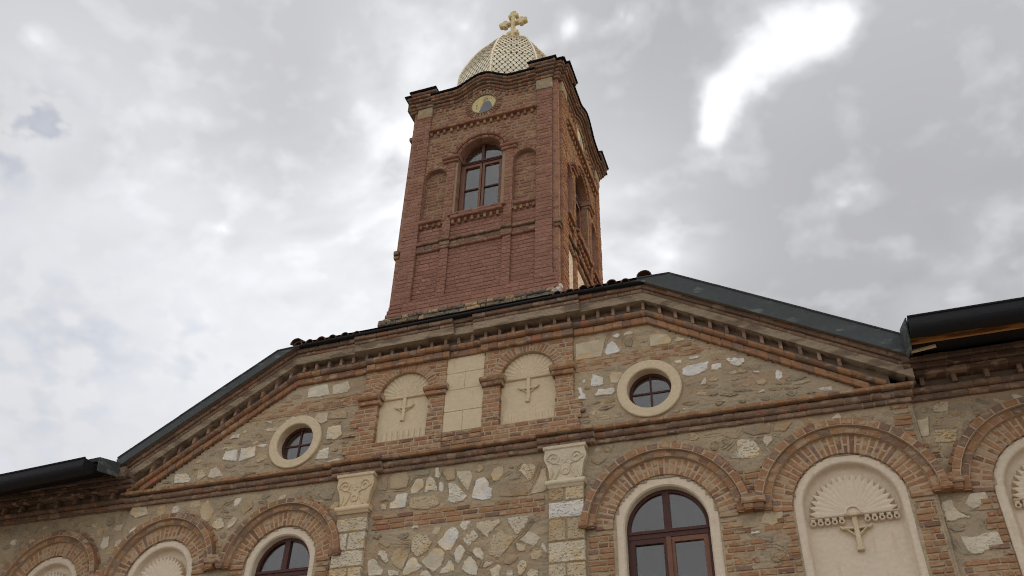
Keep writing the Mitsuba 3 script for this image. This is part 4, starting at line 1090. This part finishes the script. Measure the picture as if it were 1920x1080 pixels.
# ---- the wings: eave cornice, gutter, boards
for sx, x0, x1 in ((1, XR + .02, 12.5), (-1, -12.5, XL - .02)):
    E = key_of('church__wing_cornice')
    ce = core(2.)
    hi = 9.0 if sx > 0 else -9.6
    seg = [(x0, min(x1, 9.0), 0)] if sx > 0 else [(max(x0, -9.6), x1, 0)]
    dz = 0.0 if sx > 0 else .01
    run(E, seg, flat(6.105 + dz), nose(0, .082, .1, .01, .012), .25, .012, 'brick', dirty, U(.1, .6), core=ce)
    run(E, seg, flat(6.19 + dz), roll(0, .085, .1, -.05), .16, .012, 'brick', dirty, U(.1, .6), core=ce)
    ce.add(*solid(sg.box(x0 if sx > 0 else -12.5, 6.1, 12.5 if sx > 0 else x1, 6.72), .2, .05), (2., 0))
    run(E, seg, flat(6.385 + dz), nose(0, .075, .1, -.15, .01), .26, .012, 'brick', eave_shaded, U(.2, .7), core=ce)
    run(E, seg, flat(6.465 + dz), nose(0, .07, .1, -.20, .01), .26, .012, 'brick', eave_shaded, U(.1, .4), core=ce)
    run(E, seg, flat(6.54 + dz), nose(0, .07, .1, -.25, .01), .26, .012, 'brick', eave_shaded, U(.1, .4), core=ce)
    emit(E, ce, 'mortar')
    u = seg[0][0] + .2
    while u < seg[0][1]:
        V, F = block([(u - .03, 6.275), (u + .03, 6.275), (u + .03, 6.39), (u - .03, 6.39)], .1, -.07, .008); put(E, 'dentil', V, F, 'brick', (3 + rng.uniform(0, .8), .4)); u += .385
    tl = (lambda u: 0. * u) if sx > 0 else (lambda u: .048 * (u + 6.1) - (.17 if False else 0))
    a, b = (6.37, 12.5) if sx > 0 else (-12.5, -6.07)
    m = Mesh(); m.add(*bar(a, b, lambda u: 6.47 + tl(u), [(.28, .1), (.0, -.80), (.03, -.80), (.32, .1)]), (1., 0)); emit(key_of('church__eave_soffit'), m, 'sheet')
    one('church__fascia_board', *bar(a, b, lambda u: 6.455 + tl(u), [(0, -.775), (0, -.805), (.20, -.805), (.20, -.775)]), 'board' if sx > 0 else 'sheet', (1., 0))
    g = []
    an = np.radians(np.linspace(180, 360, 13))
    prof = [(.12 + .12 * math.sin(t), -.965 + .13 * math.cos(t)) for t in an]
    prof = [(.215, -1.095)] + [(o, d) for o, d in prof] + [(.215, -.835)]
    inner = [(o + .012, -.965 + (d + .965) * .92) for o, d in prof[::-1]]
    zt0 = 6.455 if sx > 0 else 6.285
    m = Mesh(); V, F = bar(a, b, lambda u: zt0 + .0 + (tl(u) if sx < 0 else 0 * u), prof + inner)
    n = len(prof) * 2                         # the outline is a thin channel: close it without end fans
    F = np.array([f for f in F if not (max(f) < n or min(f) >= n)])
    m.add(V, F, (1., 0)); K = key_of('church__gutter'); emit(K, m, 'sheet')
    bead = np.array([[a, -1.098, zt0 + .215 + float(tl(a) if sx < 0 else 0) + EYE], [b, -1.098, zt0 + .215 + float(tl(b) if sx < 0 else 0) + EYE]])
    one(K + '__bead', *tube(bead, .016, 8), 'sheet', (1., 0))
    xe = a if sx > 0 else b
    cap = np.array([(xe, d, o + zt0) for o, d in prof]); F = [[0, k, k + 1] for k in range(1, len(cap) - 1)]
    one(K + '__end_cap', cap + [0, 0, EYE], F, 'sheet', (1., 0))
one('church__gutter_end_plate', *closed(*(lambda v: (v, [[0, 1, 2], [0, 2, 3], [4, 6, 5], [4, 7, 6], [0, 4, 5], [0, 5, 1], [1, 5, 6], [1, 6, 2], [2, 6, 7], [2, 7, 3], [3, 7, 4], [3, 4, 0]]))(
    np.array([[-5.99, -.86, 6.37], [-6.03, -.36, 6.50], [-6.06, -.36, 6.76], [-6.03, -.86, 6.62], [-5.975, -.86, 6.37], [-6.015, -.36, 6.50], [-6.045, -.36, 6.76], [-6.015, -.86, 6.62]]) + [0, 0, EYE])), 'sheet', (0., 0))
one('church__gutter_end_plate', *closed(*(lambda v: (v, [[0, 1, 2], [0, 2, 3], [4, 6, 5], [4, 7, 6], [0, 4, 5], [0, 5, 1], [1, 5, 6], [1, 6, 2], [2, 6, 7], [2, 7, 3], [3, 7, 4], [3, 4, 0]]))(
    np.array([[6.345, -.80, 6.36], [6.345, -.36, 6.52], [6.345, -.36, 6.97], [6.345, -1.08, 6.67], [6.36, -.80, 6.36], [6.36, -.36, 6.52], [6.36, -.36, 6.97], [6.36, -1.08, 6.67]]) + [0, 0, EYE])), 'sheet', (0., 0))
one('church__loose_slat', *closed(*(lambda v: (v, trimesh.creation.box().faces))(np.array(trimesh.creation.box((.30, .05, .02)).vertices) @ np.array([[.97, -.2, 0], [.2, .97, 0], [0, 0, 1.]]) + [6.52, -.62, 6.47 + EYE])), 'plaster', (0., 0))
labels['church__fascia_board'] = {'label': 'weathered orange eave board under the right gutter'}
labels['church__loose_slat'] = {'label': 'pale loose slat under the eave by the gable'}
labels['church__gutter'] = {'label': 'black half-round gutter on the right wing'}
labels['church__gutter_001'] = {'label': 'black gutter on the left wing'}


# ---------------------------------------------------------------- the bell tower
labels['bell_tower'] = {'label': 'square red brick bell tower with scaled golden dome rising behind the gable', 'category': 'tower'}
XT, YT, HW = -.05, .13, 1.57                  # axis, plane of the front face, half width
ZB = 8.80


def t_front(u, d, z): return front(XT + np.asarray(u, float), YT + d, z)


def t_right(u, d, z):
    u = np.asarray(u, float)
    return np.stack([XT + HW - d + 0. * z, YT + HW + u + 0. * z, z + EYE], -1)


def t_left(u, d, z):
    u = np.asarray(u, float)
    return np.stack([XT - HW + d + 0. * z, YT + HW - u + 0. * z, z + EYE], -1)


def t_back(u, d, z): return front(XT - np.asarray(u, float), YT + 2 * HW - d, z)


red = lambda: 2. + float(rng.uniform(0, .99))
upper = lambda: 1. + float(rng.uniform(0, .99))
hump = lambda u: .275 * np.clip(np.cos(np.clip(np.asarray(u, float) / .62, -1, 1) * math.pi) * .5 + .5, 0, 1) ** .9


def tower_face(P, k, plaster_low):
    upper = (lambda: 1. + float(rng.uniform(0, .99))) if k == 0 else (lambda: float(rng.choice([rng.uniform(.1, .7), 1 + rng.uniform(0, .5)], p=[.7, .3])))
    red = (lambda: 2. + float(rng.uniform(0, .99))) if k == 0 else (lambda: float(rng.choice([rng.uniform(.1, .7), 2 + rng.uniform(0, .9)], p=[.75, .25])))
    S = '' if k == 0 else f'_{k:03d}'
    Wl = 'bell_tower__face' + S
    win = arch_shape(0, 12.76, .46, 11.30)
    sides = [arch_shape(s * .92, 12.40, .235, 11.28) for s in (-1, 1)]
    lowp = [sg.box(-1.15, 9.40, -.67, 10.50), sg.box(-.51, 9.40, .53, 10.50), sg.box(.69, 9.40, 1.15, 10.50)]
    sk = Mesh()
    body = sg.box(-HW, ZB, HW, 14.75)
    sk.add(*solid(body.difference(win).difference(shapely.union_all(sides)), .30, .012, P), (3., 0))
    for q in sides: sk.add(*solid(q.buffer(.03), .28, .075, P), (4., 0))
    sk.add(*solid(sg.box(-1.16, 11.15, 1.16, 14.5).difference(win).difference(shapely.union_all(sides)), .012, -.023, P), (4., 0))
    sk.add(*solid(sg.box(-1.46, ZB, 1.46, 9.40), .012, -.050, P), (3., 0))
    for a, b in ((-1.46, -1.15), (1.15, 1.46)): sk.add(*solid(sg.box(a + .004, 9.40, b - .004, 14.5), .012, -.050, P), (3., 0))
    for a, b in ((-.67, -.51), (.53, .69)): sk.add(*solid(sg.box(a + .004, 9.40, b - .004, 12.72), .012, -.034, P), (3., 0))
    emit(Wl, sk, 'mortar')
    opt = dict(pitch=.086, L=.25, P=P)
    # lower, red-painted work
    for q in lowp:
        if plaster_low:
            m = Mesh(); m.add(*solid(q, .012, .003, P), (1., 0)); emit(key_of('bell_tower__plaster_panel'), m, 'plaster')
        else: fill(Wl, q, 9.40, 10.6, .03, .002, red, U(0, .35), joint=.011, ch=.004, wob=.003, **opt)
    fill(Wl, sg.box(-1.46, 9.03, 1.46, 9.40), 9.03, 9.4, .03, -.060, red, U(0, .3), joint=.011, ch=.004, **opt)
    for q in (sg.box(-1.15, 10.74, -.67, 11.12), sg.box(-.51, 10.74, .53, 11.12), sg.box(.69, 10.74, 1.15, 11.12)):
        fill(Wl, q, 10.74, 11.2, .03, .002, red, U(0, .4), joint=.011, ch=.004, **opt)
    # upper work
    reg = sg.box(-1.15, 11.28, 1.15, 14.42).difference(shapely.union_all([arch_shape(0, 12.76, .60, 11.28), sg.box(-.69, 11.2, .71, 12.72)] + [q.buffer(.004) for q in sides] + [disc(0, 14.23, .40)]
                 + [sg.Polygon(ring_poly(0, 12.76, .4, .75, 10, 170, 30))]))
    fill(Wl, reg, 11.28, 14.5, .0, -.030, upper, U(.1, .6), joint=.028, ch=.006, **opt)
    for q in sides: fill(Wl, q, 11.28, 12.7, .10, .066, upper, U(.1, .55), joint=.028, ch=.006, **opt)
    for s in (-1, 1):                         # heads of the side niches
        n = 9
        for i in range(n): put(Wl, 'brick', *block(ring_poly(s * .92, 12.40, .24, .345, 180 * i / n + 2, 180 * (i + 1) / n - 2, 1), .0, -.036, .008, P), 'brick', (upper(), .5))
    n = 20
    for i in range(n):                        # ring of long bricks over the window roll
        put(Wl, 'brick', *block(ring_poly(0, 12.76, .60, .74, 12 + 156 * i / n + 1.2, 12 + 156 * (i + 1) / n - 1.2, 1), .0, -.036, .008, P), 'brick', (upper(), rng.uniform(.3, .9)))
    for r0, r1, d in ((.46, .525, -.05), (.525, .60, -.085)):
        n = int(math.pi * r1 / .15)
        for i in range(n): put(Wl, 'brick', *block(ring_poly(0, 12.76, r0, r1, 180 * i / n + .6, 180 * (i + 1) / n - .6, 3), .2, d, .018, P), 'brick', (rng.choice([upper(), red()]), rng.uniform(.1, .4)))
    # corner strips and pilasters
    for s in (-1, 1):
        a, b = sorted((s * 1.46, s * 1.565))
        fill(Wl, sg.box(a, 9.03, b, 14.5), 9.03, 14.5, .03, -.001, (lambda: red()) if False else (lambda: float(rng.choice([red(), upper(), rng.uniform(.2, .6)]))), U(.1, .5), joint=.018, **opt)
        Q = key_of('bell_tower__pilaster')
        a, b = sorted((s * 1.15, s * 1.46))
        m = Mesh(); m.add(*solid(sg.box(a + .006, 9.4, b - .006, 14.2), .0, -.051, P), (3., 0)); emit(Q, m, 'mortar')
        fill(Q, sg.box(a, 9.40, b, 11.3), 9.40, 11.3, .0, -.060, red, U(0, .35), joint=.014, ch=.005, **opt)
        fill(Q, sg.box(a, 11.29, b, 14.2), 11.29, 14.2, .0, -.060, lambda: float(rng.choice([upper(), red()])), U(.1, .5), joint=.020, **opt)
        V, F = block([(a - .012, 14.20), (b + .012, 14.20), (b + .012, 14.50), (a - .012, 14.50)], .0, -.078, .014, P, .004)
        one(Q + '__capital_block', V, F, 'stone', (1.2, .5))
    # small piers and their imposts
    for s in (-1, 1):
        Q = key_of('bell_tower__pier')
        a, b = (-.67, -.51) if s < 0 else (.53, .69)
        m = Mesh(); m.add(*solid(sg.box(a + .004, 10.74, b - .004, 12.72), .0, -.036, P), (3., 0)); emit(Q, m, 'mortar')
        fill(Q, sg.box(a, 9.40, b, 10.50), 9.40, 11.2, .0, -.044, red, U(0, .3), joint=.014, ch=.005, **opt)
        fill(Q, sg.box(a, 10.74, b, 12.72), 10.74, 12.72, .0, -.044, lambda: float(rng.choice([upper(), red()])), U(0, .4), joint=.018, ch=.005, **opt)
        jamb = sg.box(.46, 11.3, .53, 12.72) if s > 0 else sg.box(-.51, 11.3, -.46, 12.72)
        fill(Q, jamb, 11.3, 12.72, .2, -.012, upper, U(.2, .6), joint=.02, ch=.005, **opt)
        ia, ib = sorted((s * .45, s * .76))
        ci = core(3.)
        run(Q, [(ia, ib, 0)], lambda u: 12.71 + 0 * np.asarray(u), nose(0, .06, .1, -.075, .01), .2, .008, 'brick', upper, U(.1, .4), P=P, core=ci)
        run(Q, [(ia - .02, ib + .02, 0)], lambda u: 12.775 + 0 * np.asarray(u), roll(0, .075, .1, -.115), .2, .008, 'brick', red, U(.1, .4), P=P, core=ci)
        emit(key_of(Q + '__impost'), ci, 'mortar')
    # belts: plain belt with brick heads, hanging brick teeth
    Bt = key_of('bell_tower__belt')
    cb = core(2.)
    fz = lambda z: (lambda u: z + 0 * np.asarray(u, float))
    segs = [(-1.15, -.69, 0), (-.69, -.49, -.03), (-.49, .51, 0), (.51, .71, -.03), (.71, 1.15, 0)]
    run(Bt, segs, fz(10.50), roll(0, .06, .03, -.05), .2, .01, 'brick', red, U(.1, .5), P=P, core=cb)
    run(Bt, segs, fz(10.565), nose(0, .10, .03, -.03, .01), .16, .012, 'brick', lambda: 3 + float(rng.uniform(0, .99)), U(.1, .7), P=P, core=cb)
    run(Bt, segs, fz(10.67), nose(0, .06, .03, -.075, .012), .11, .014, 'brick', lambda: float(rng.choice([red(), 3 + rng.uniform(0, .9)])), U(.1, .6), P=P, core=cb)
    emit(Bt, cb, 'mortar')
    for s in (-1, 1):
        cb = core(2.)
        a, b = sorted((s * 1.50, s * 1.60))
        run(Bt, [(a, b, 0)], fz(10.50), nose(0, .07, .06, -.03, .01), .3, .006, 'brick', upper, U(.1, .4), P=P, core=cb)
        run(Bt, [(a, b + .02 if s > 0 else b, 0)], fz(10.58), nose(0, .09, .06, -.06, .01), .3, .006, 'brick', lambda: 3 + float(rng.uniform(0, .9)), U(.1, .4), P=P, core=cb)
        emit(key_of(Bt + '__corner'), cb, 'mortar')
    for z, segs2, step, hgt, d in ((11.19, [(-1.14, -.70), (.72, 1.14)], .115, .10, -.05), (11.17, [(-.50, .52)], .125, .105, -.055), (13.70, [(-1.14, 1.14)], .145, .10, -.075)):
        Tb = key_of('bell_tower__tooth_belt')
        ct = core(3. if z < 12 else 4.)
        for a, b in segs2:
            run(Tb, [(a, b, 0)], fz(z + .0), nose(.0, .075, .03, d - .045, .012), .16, .01, 'brick', red if z < 12 else upper, U(.1, .5), P=P, core=ct)
            u = a + .04
            while u < b - .02:
                V, F = block([(u - .027, z - hgt), (u + .027, z - hgt + rng.uniform(-.01, .01)), (u + .027, z), (u - .027, z)], .02, d + rng.uniform(-.006, .006), .010, P)
                put(Tb, 'tooth', V, F, 'brick', (float(rng.choice([upper(), red(), .3])), rng.uniform(.1, .7))); u += step * rng.uniform(.93, 1.07)
        emit(Tb, ct, 'mortar')
    # medallion
    M = key_of('bell_tower__medallion')
    n = 34
    for i in range(n): put(M, 'brick', *block(ring_poly(0, 14.23, .275, .40, 360 * i / n + 1.2, 360 * (i + 1) / n - 1.2, 1), .0, -.045, .007, P), 'brick', (upper(), rng.uniform(.3, .9)))
    m = Mesh(); m.add(*solid(disc(0, 14.23, .28), .0, -.03, P), (0, 0)); emit(M, m, 'icon_gold')
    m = Mesh(); m.add(*curved_ring(0, 14.23, [(.285, -.02), (.285, -.05), (.268, -.055), (.258, -.028)], 0, 360, 48, P), (0, 0)); emit(M + '__rim', m, 'icon_brown')

    def flatp(key, poly, mat, h):
        m = Mesh(); m.add(*solid(poly, -.028, -.028 - h, P), (0, 0)); emit(M + '__' + key, m, mat)
    robe = sg.Polygon([(-.10, 14.02), (-.06, 14.10), (-.04, 14.20), (.0, 14.27), (.06, 14.30), (.13, 14.28), (.17, 14.20), (.19, 14.08), (.16, 14.03), (.06, 13.985), (-.03, 13.985)]).intersection(disc(0, 14.23, .255))
    flatp('robe', robe, 'icon_blue', .004)
    flatp('halo', disc(.045, 14.36, .078, 24).difference(disc(.045, 14.36, .066, 24)), 'icon_brown', .003)
    flatp('hair', disc(.045, 14.362, .048, 20), 'icon_brown', .0045)
    flatp('face', shapely.affinity.scale(disc(.045, 14.352, .036, 20), .82, 1.1), 'icon_skin', .006)
    flatp('under_robe', sg.Polygon([(-.02, 14.26), (.01, 14.31), (.05, 14.30), (.03, 14.20), (-.03, 14.12), (-.07, 14.12)]), 'icon_brown', .0055)
    flatp('hand', shapely.affinity.scale(disc(-.045, 14.16, .026, 14), .8, 1.3), 'icon_skin', .007)
    marks = shapely.union_all([sg.box(-.17, 14.20, -.155, 14.26), sg.box(-.15, 14.20, -.135, 14.26), sg.box(-.155, 14.225, -.15, 14.235), sg.box(-.165, 14.12, -.11, 14.135), sg.box(-.16, 14.12, -.145, 14.17), sg.box(.15, 14.33, .165, 14.38), sg.box(.165, 14.35, .185, 14.36)])
    flatp('lettering', marks, 'icon_brown', .003)
    # cornice with its hump in the middle
    Co = key_of('bell_tower__cornice')
    cc = core(2.)
    zf = lambda u: 14.40 + hump(u)
    lo = Mesh()
    cc.add(*solid(sg.Polygon([(-1.15, 14.2), (1.15, 14.2)] + [(x, 14.66 + float(hump(x))) for x in np.linspace(1.15, -1.15, 47)]).difference(disc(0, 14.23, .30)), .0, -.015, P), (4., 0))
    bits = [(a, b, 0) for a, b in zip(np.linspace(-1.15, 1.15, 24)[:-1], np.linspace(-1.15, 1.15, 24)[1:])]
    dk = lambda: float(rng.choice([1 + rng.uniform(.3, .99), 3 + rng.uniform(.3, .9)]))
    for o, h, d, L, shape in ((.0, .05, -.05, .1, nose), (.055, .08, -.085, .1, roll), (.14, .05, -.12, .1, nose), (.195, .055, -.165, .1, nose), (.255, .07, -.20, .1, roll)):
        ol = shape(o, o + h, .02, d, .01) if shape is nose else roll(o, o + h, .02, d)
        run(Co, bits, zf, ol, L, .012, 'brick', dk, U(0, .5), P=P, core=cc)
        if h == .05 and o == .0: pass
    u = -1.1
    while u < 1.1:
        put(Co, 'tooth', *block([(u - .03, float(zf(u)) - .10), (u + .03, float(zf(u)) - .10), (u + .03, float(zf(u))), (u - .03, float(zf(u)))], .0, -.05, .01, P), 'brick', (dk(), .4)); u += .145
    for s in (-1, 1):                         # the blocks over the pilasters
        a, b = sorted((s * 1.13, s * 1.48)); a2, b2 = sorted((s * 1.48, s * 1.60))
        for o, h, d, shape in ((.10, .07, -.10, nose), (.175, .09, -.135, roll), (.27, .055, -.175, nose), (.33, .055, -.215, nose), (.39, .08, -.25, roll)):
            ex = (-.07 - d) * .6
            ol = (lambda q: q(o, o + h, .05, d, .01) if q is nose else roll(o, o + h, .05, d))(shape)
            run(Co, [(a - ex, b + ex, 0)], fz(14.40), ol, .12, .008, 'brick', dk, U(0, .5), P=P, core=cc)
            ol2 = [(q, w + .07) for q, w in ol]
            A, B_ = (b2 - .1, b2 + ex) if s > 0 else (a2 - ex, a2 + .1)
            run(Co, [(A, B_, 0)], fz(14.40 - .02), ol2, .12, .008, 'brick', dk, U(0, .5), P=P, core=cc)
    emit(Co, cc, 'mortar')
    m = Mesh()                                # dark metal strip along the top edge
    for a, b, _ in bits: m.add(*bar(a, b, zf, [(.325, .15), (.325, -.225), (.335, -.235), (.352, -.23), (.36, .15)], P), (1., 0))
    for s in (-1, 1):
        a, b = sorted((s * 1.01, s * 1.62)); m.add(*bar(a, b, fz(14.40), [(.47, .15), (.47, -.27), (.48, -.285), (.50, -.28), (.505, .15)], P), (1., 0))
        a, b = sorted((s * 1.5, s * 1.76)); m.add(*bar(a, b, fz(14.38), [(.47, .15), (.47, -.205), (.48, -.215), (.50, -.21), (.505, .15)], P), (1., 0))
    emit(Co + '__metal_strip', m, 'sheet')
    # window
    Wn = key_of('bell_tower__window')
    full = arch_shape(0, 12.80, .44, 11.32)
    m = Mesh(); m.add(*solid(full.difference(arch_shape(0, 12.80, .39, 11.37)), .20, .115, P), (1., 0)); emit(Wn, m, 'wood')
    m = Mesh(); m.add(*solid(sg.box(-.42, 12.67, .42, 12.75), .19, .10, P), (0., 0)); m.add(*solid(sg.box(-.42, 12.70, .42, 12.72), .19, .085, P), (0., 0)); emit(Wn + '__transom', m, 'wood')
    m = Mesh(); m.add(*solid(sg.box(-.03, 12.75, .03, 13.2), .185, .11, P), (0., 0)); emit(Wn + '__mullion', m, 'wood')
    for s in (-1, 1):
        a, b = sorted((s * .008, s * .395))
        o = sg.box(a, 11.36, b, 12.66)
        m = Mesh(); m.add(*solid(o.difference(sg.box(a + .045, 11.42, b - .045, 12.60)), .18, .112 + .002 * s, P), (1., 0)); emit(key_of(Wn + '__casement'), m, 'wood')
        m = Mesh(); m.add(*solid(sg.box(a + .03, 12.0, b - .03, 12.03), .17, .125, P), (0., 0)); emit(key_of(Wn + '__glazing_bar'), m, 'wood')
        one(Wn + '__pane', *pane(o.buffer(-.02), .148, P), 'glass')
        one(Wn + '__pane', *pane(arch_shape(0, 12.80, .40, 12.7).intersection(sg.box(min(0, s), 12.72, max(0, s), 14)), .15, P), 'glass')
    ci = core(3.); run(Wn, [(-.56, .58, 0)], fz(11.245), nose(0, .05, .25, -.10, .01), .12, .012, 'brick', red, U(.2, .6), P=P, core=ci, name='sill_brick'); emit(Wn + '__sill', ci, 'mortar')


tower_face(t_front, 0, False)
tower_face(t_right, 1, True)
bk = Mesh()
for P in (t_left, t_back):
    bk.add(*solid(sg.box(-HW, ZB, HW, 14.75), .30, .012, P), (3., 0))
    for s in (-1, 1):
        a, b = sorted((s * 1.15, s * 1.46)); bk.add(*solid(sg.box(a, ZB, b, 14.5), .012, -.06, P), (3., 0))
    for z0, z1, d in ((10.56, 10.70, -.05), (13.7, 13.78, -.06), (14.5, 14.62, -.08), (14.62, 14.76, -.15)): bk.add(*solid(sg.box(-HW, z0, HW, z1), .01, d, P), (2., 0))
    for s in (-1, 1):
        a, b = sorted((s * 1.10, s * 1.56)); bk.add(*solid(sg.box(a, 14.52, b, 14.66), .01, -.12, P), (2., 0)); bk.add(*solid(sg.box(a, 14.66, b, 14.88), .01, -.20, P), (2., 0))
emit('bell_tower__rear_face', bk, 'mortar')
m = Mesh(); m.add(*solid(sg.box(-HW, 14.70, HW, 14.74), .2, 2 * HW - .2, t_front), (0, 0)); emit('bell_tower__roof_deck', m, 'dome_deck')
m = Mesh(); m.add(*solid(sg.box(-HW + .3, 10.9, HW - .3, 10.95), .3, 2 * HW - .3, t_front), (0, 0)); emit('bell_tower__floor', m, 'room')
ln = Mesh()
for P, hole in ((t_right, True), (t_left, False), (t_back, False)):
    g = sg.box(-HW + .1, 10.9, HW - .1, 14.70)
    ln.add(*solid(g.difference(arch_shape(0, 12.76, .5, 11.2)) if hole else g, .36, .32, P), (0., 0))
emit('bell_tower__lining', ln, 'room')

# plinth of dark stones where the tower meets the roof, stepped red brick above it
Bs = 'bell_tower__plinth'
m = Mesh(); m.add(*solid(sg.box(-1.64, 8.55, 1.54, 9.05), .3, .02, t_front), (2., 0)); emit(Bs, m, 'mortar')
for z0, h in ((8.70, .09), (8.80, .085), (8.89, .085), (8.98, .075)):
    u = -1.66 + (0 if z0 < 8.95 else .12)
    while u < 1.50:
        w = rng.uniform(.09, .26); v = min(u + w, 1.56)
        p = rough([(u + .01, z0), (v - .01, z0 + rng.uniform(-.008, .008)), (v - .01, z0 + h - .012), (u + .01, z0 + h - .012 + rng.uniform(-.012, .006))], .06, .006)
        put(Bs, 'stone', *block(p, .2, -.16 - rng.uniform(0, .03), .012, t_front, .006), 'stone', (float(rng.choice([rng.uniform(1.2, 1.5), rng.uniform(1.5, 1.8), .6])), .8)); u = v
m = Mesh(); m.add(*solid(sg.box(-1.66, 8.55, 1.55, 9.03), .2, -.145, t_front), (2., 0)); emit(Bs + '__bedding', m, 'mortar')
for i, (p, q) in enumerate((((1.60, 8.91), (.085, .05)), ((1.66, 8.97), (.035, .06)))):
    s = trimesh.creation.icosphere(1, 1.); v = np.array(s.vertices) * [q[0], .06, q[1]] * rng.uniform(.75, 1.25, (len(s.vertices), 1)) + [XT + p[0], -.10, p[1] + EYE]
    one(Bs + '__mortar_lump', v, s.faces, 'stone', (0., .5))
for i in range(5):                            # the corners step out towards the plinth
    z = 9.03 + i * .085; w = 1.50 + .11 * (1 - i / 5)
    for P in (t_front,):
        for s in (-1, 1):
            a, b = sorted((s * 1.30, s * w)); put('bell_tower__face', 'brick', *block([(a, z), (b, z), (b, z + .075), (a, z + .075)], .1, -.064 - .02 * (1 - i / 5), .012, P), 'brick', (red(), .2))

# ---- the dome
D = 'bell_tower__dome'
AX, AY = XT, YT + HW - .07
PZ = np.array([14.6, 15.1, 15.65, 16.13, 16.40, 16.80, 17.15, 17.50, 17.78, 17.98, 18.10, 18.16])
PR = np.array([1.30, 1.31, 1.30, 1.27, 1.20, 1.06, .915, .735, .53, .34, .18, .06])
zz = np.linspace(14.6, 18.24, 120)
from scipy.interpolate import PchipInterpolator
rr = PchipInterpolator(PZ, PR)(zz)


def rib_point(k, r, z): a = math.radians(45 * k); return np.array([AX + r * math.sin(a), AY - r * math.cos(a), z + EYE])


V = np.array([rib_point(k, max(r - .07, .01), z) for z, r in zip(zz, rr) for k in range(8)]); F = []
for i in range(len(zz) - 1):
    for k in range(8): a, b = i * 8 + k, i * 8 + (k + 1) % 8; F += [[a, b, b + 8], [a, b + 8, a + 8]]
one(D, V, F, 'dome_deck')
for k in range(8):
    one(D + '__rib', *tube(np.array([rib_point(k, r + .016, z) for z, r in zip(zz[::3], rr[::3])]), .022, 6), 'scale', (0., 0), True)
arc = np.r_[0, np.cumsum(np.hypot(np.diff(zz), np.diff(rr)))]
pitch, row = .094, 0
while row * pitch < arc[-1] - .05:
    s0 = row * pitch
    z, r = np.interp(s0, arc, zz), np.interp(s0, arc, rr); z2, r2 = np.interp(s0 + pitch * 1.75, arc, zz), np.interp(s0 + pitch * 1.75, arc, rr)
    for k in range(8):
        A, B_ = rib_point(k, r, z), rib_point(k + 1, r, z); A2, B2 = rib_point(k, r2, z2), rib_point(k + 1, r2, z2)
        w = np.linalg.norm(B_ - A)
        if w < .07: continue
        nrm = np.cross(B_ - A, (A2 + B2) / 2 - (A + B_) / 2); nrm /= np.linalg.norm(nrm)
        n = max(1, int(round(w / .128)))
        e = np.arange(n + 1) / n if row % 2 == 0 else np.r_[0, (np.arange(n) + .5) / n, 1]
        for f0, f1 in zip(e, e[1:]):
            g = .5 * .026 / w
            def pt(f, t): return (A * (1 - f) + B_ * f) * (1 - t) + (A2 * (1 - f) + B2 * f) * t
            fm = (f0 + f1) / 2; a, b = f0 + g, f1 - g
            L_ = [pt(fm, .05) + nrm * .020, pt(fm + (b - fm) * .55, .14) + nrm * .020, pt(b, .42) + nrm * .015, pt(b, .62) + nrm * .008, pt(fm, 1.) + nrm * .002, pt(a, .62) + nrm * .008, pt(a, .42) + nrm * .015, pt(fm + (a - fm) * .55, .14) + nrm * .020]
            V = np.array(L_ + [q - nrm * .010 for q in L_]); m_ = len(L_)
            F = [[0, j, j + 1] for j in range(1, m_ - 1)] + [[j, m_ + j, m_ + (j + 1) % m_] for j in range(m_)] + [[j, m_ + (j + 1) % m_, (j + 1) % m_] for j in range(m_)]
            put(D, 'scale', V, F, 'scale', (rng.uniform(0, 1), 0))
    row += 1

# ---------------------------------------------------------------- the cross on the dome
labels['golden_cross'] = {'label': 'gilded cross with trefoil arms standing on top of the scaled dome', 'category': 'cross'}
zc, x0 = 18.95, AX
shape = shapely.union_all([sg.box(x0 - .052, 18.12, x0 + .052, 19.28), sg.box(x0 - .27, zc - .055, x0 + .25, zc + .055)]
                          + [disc(x0 + dx, zc + dz, r, 20) for dx, dz, r in ((0, .36, .085), (-.075, .27, .065), (.075, .27, .065), (-.29, 0, .085), (-.21, .07, .065), (-.21, -.07, .065), (.29, 0, .085), (.21, .07, .065), (.21, -.07, .065),
                                                                     (-.085, -.42, .075), (.085, -.42, .075))])
PC = lambda u, d, z: front(u, AY + d, z)
m = Mesh(); m.add(*solid(shape, .05, -.05, PC), (0, 0)); emit('golden_cross__body', m, 'gilding')
m = Mesh(); m.add(*solid(shape.buffer(-.024), -.045, -.062, PC), (0, 0)); emit('golden_cross__raised_face', m, 'gilding')
s = trimesh.creation.icosphere(2, .13); one('golden_cross__ball', np.array(s.vertices) + [AX, AY, 18.26 + EYE], s.faces, 'gilding', (0, 0), True)

flush_pieces()
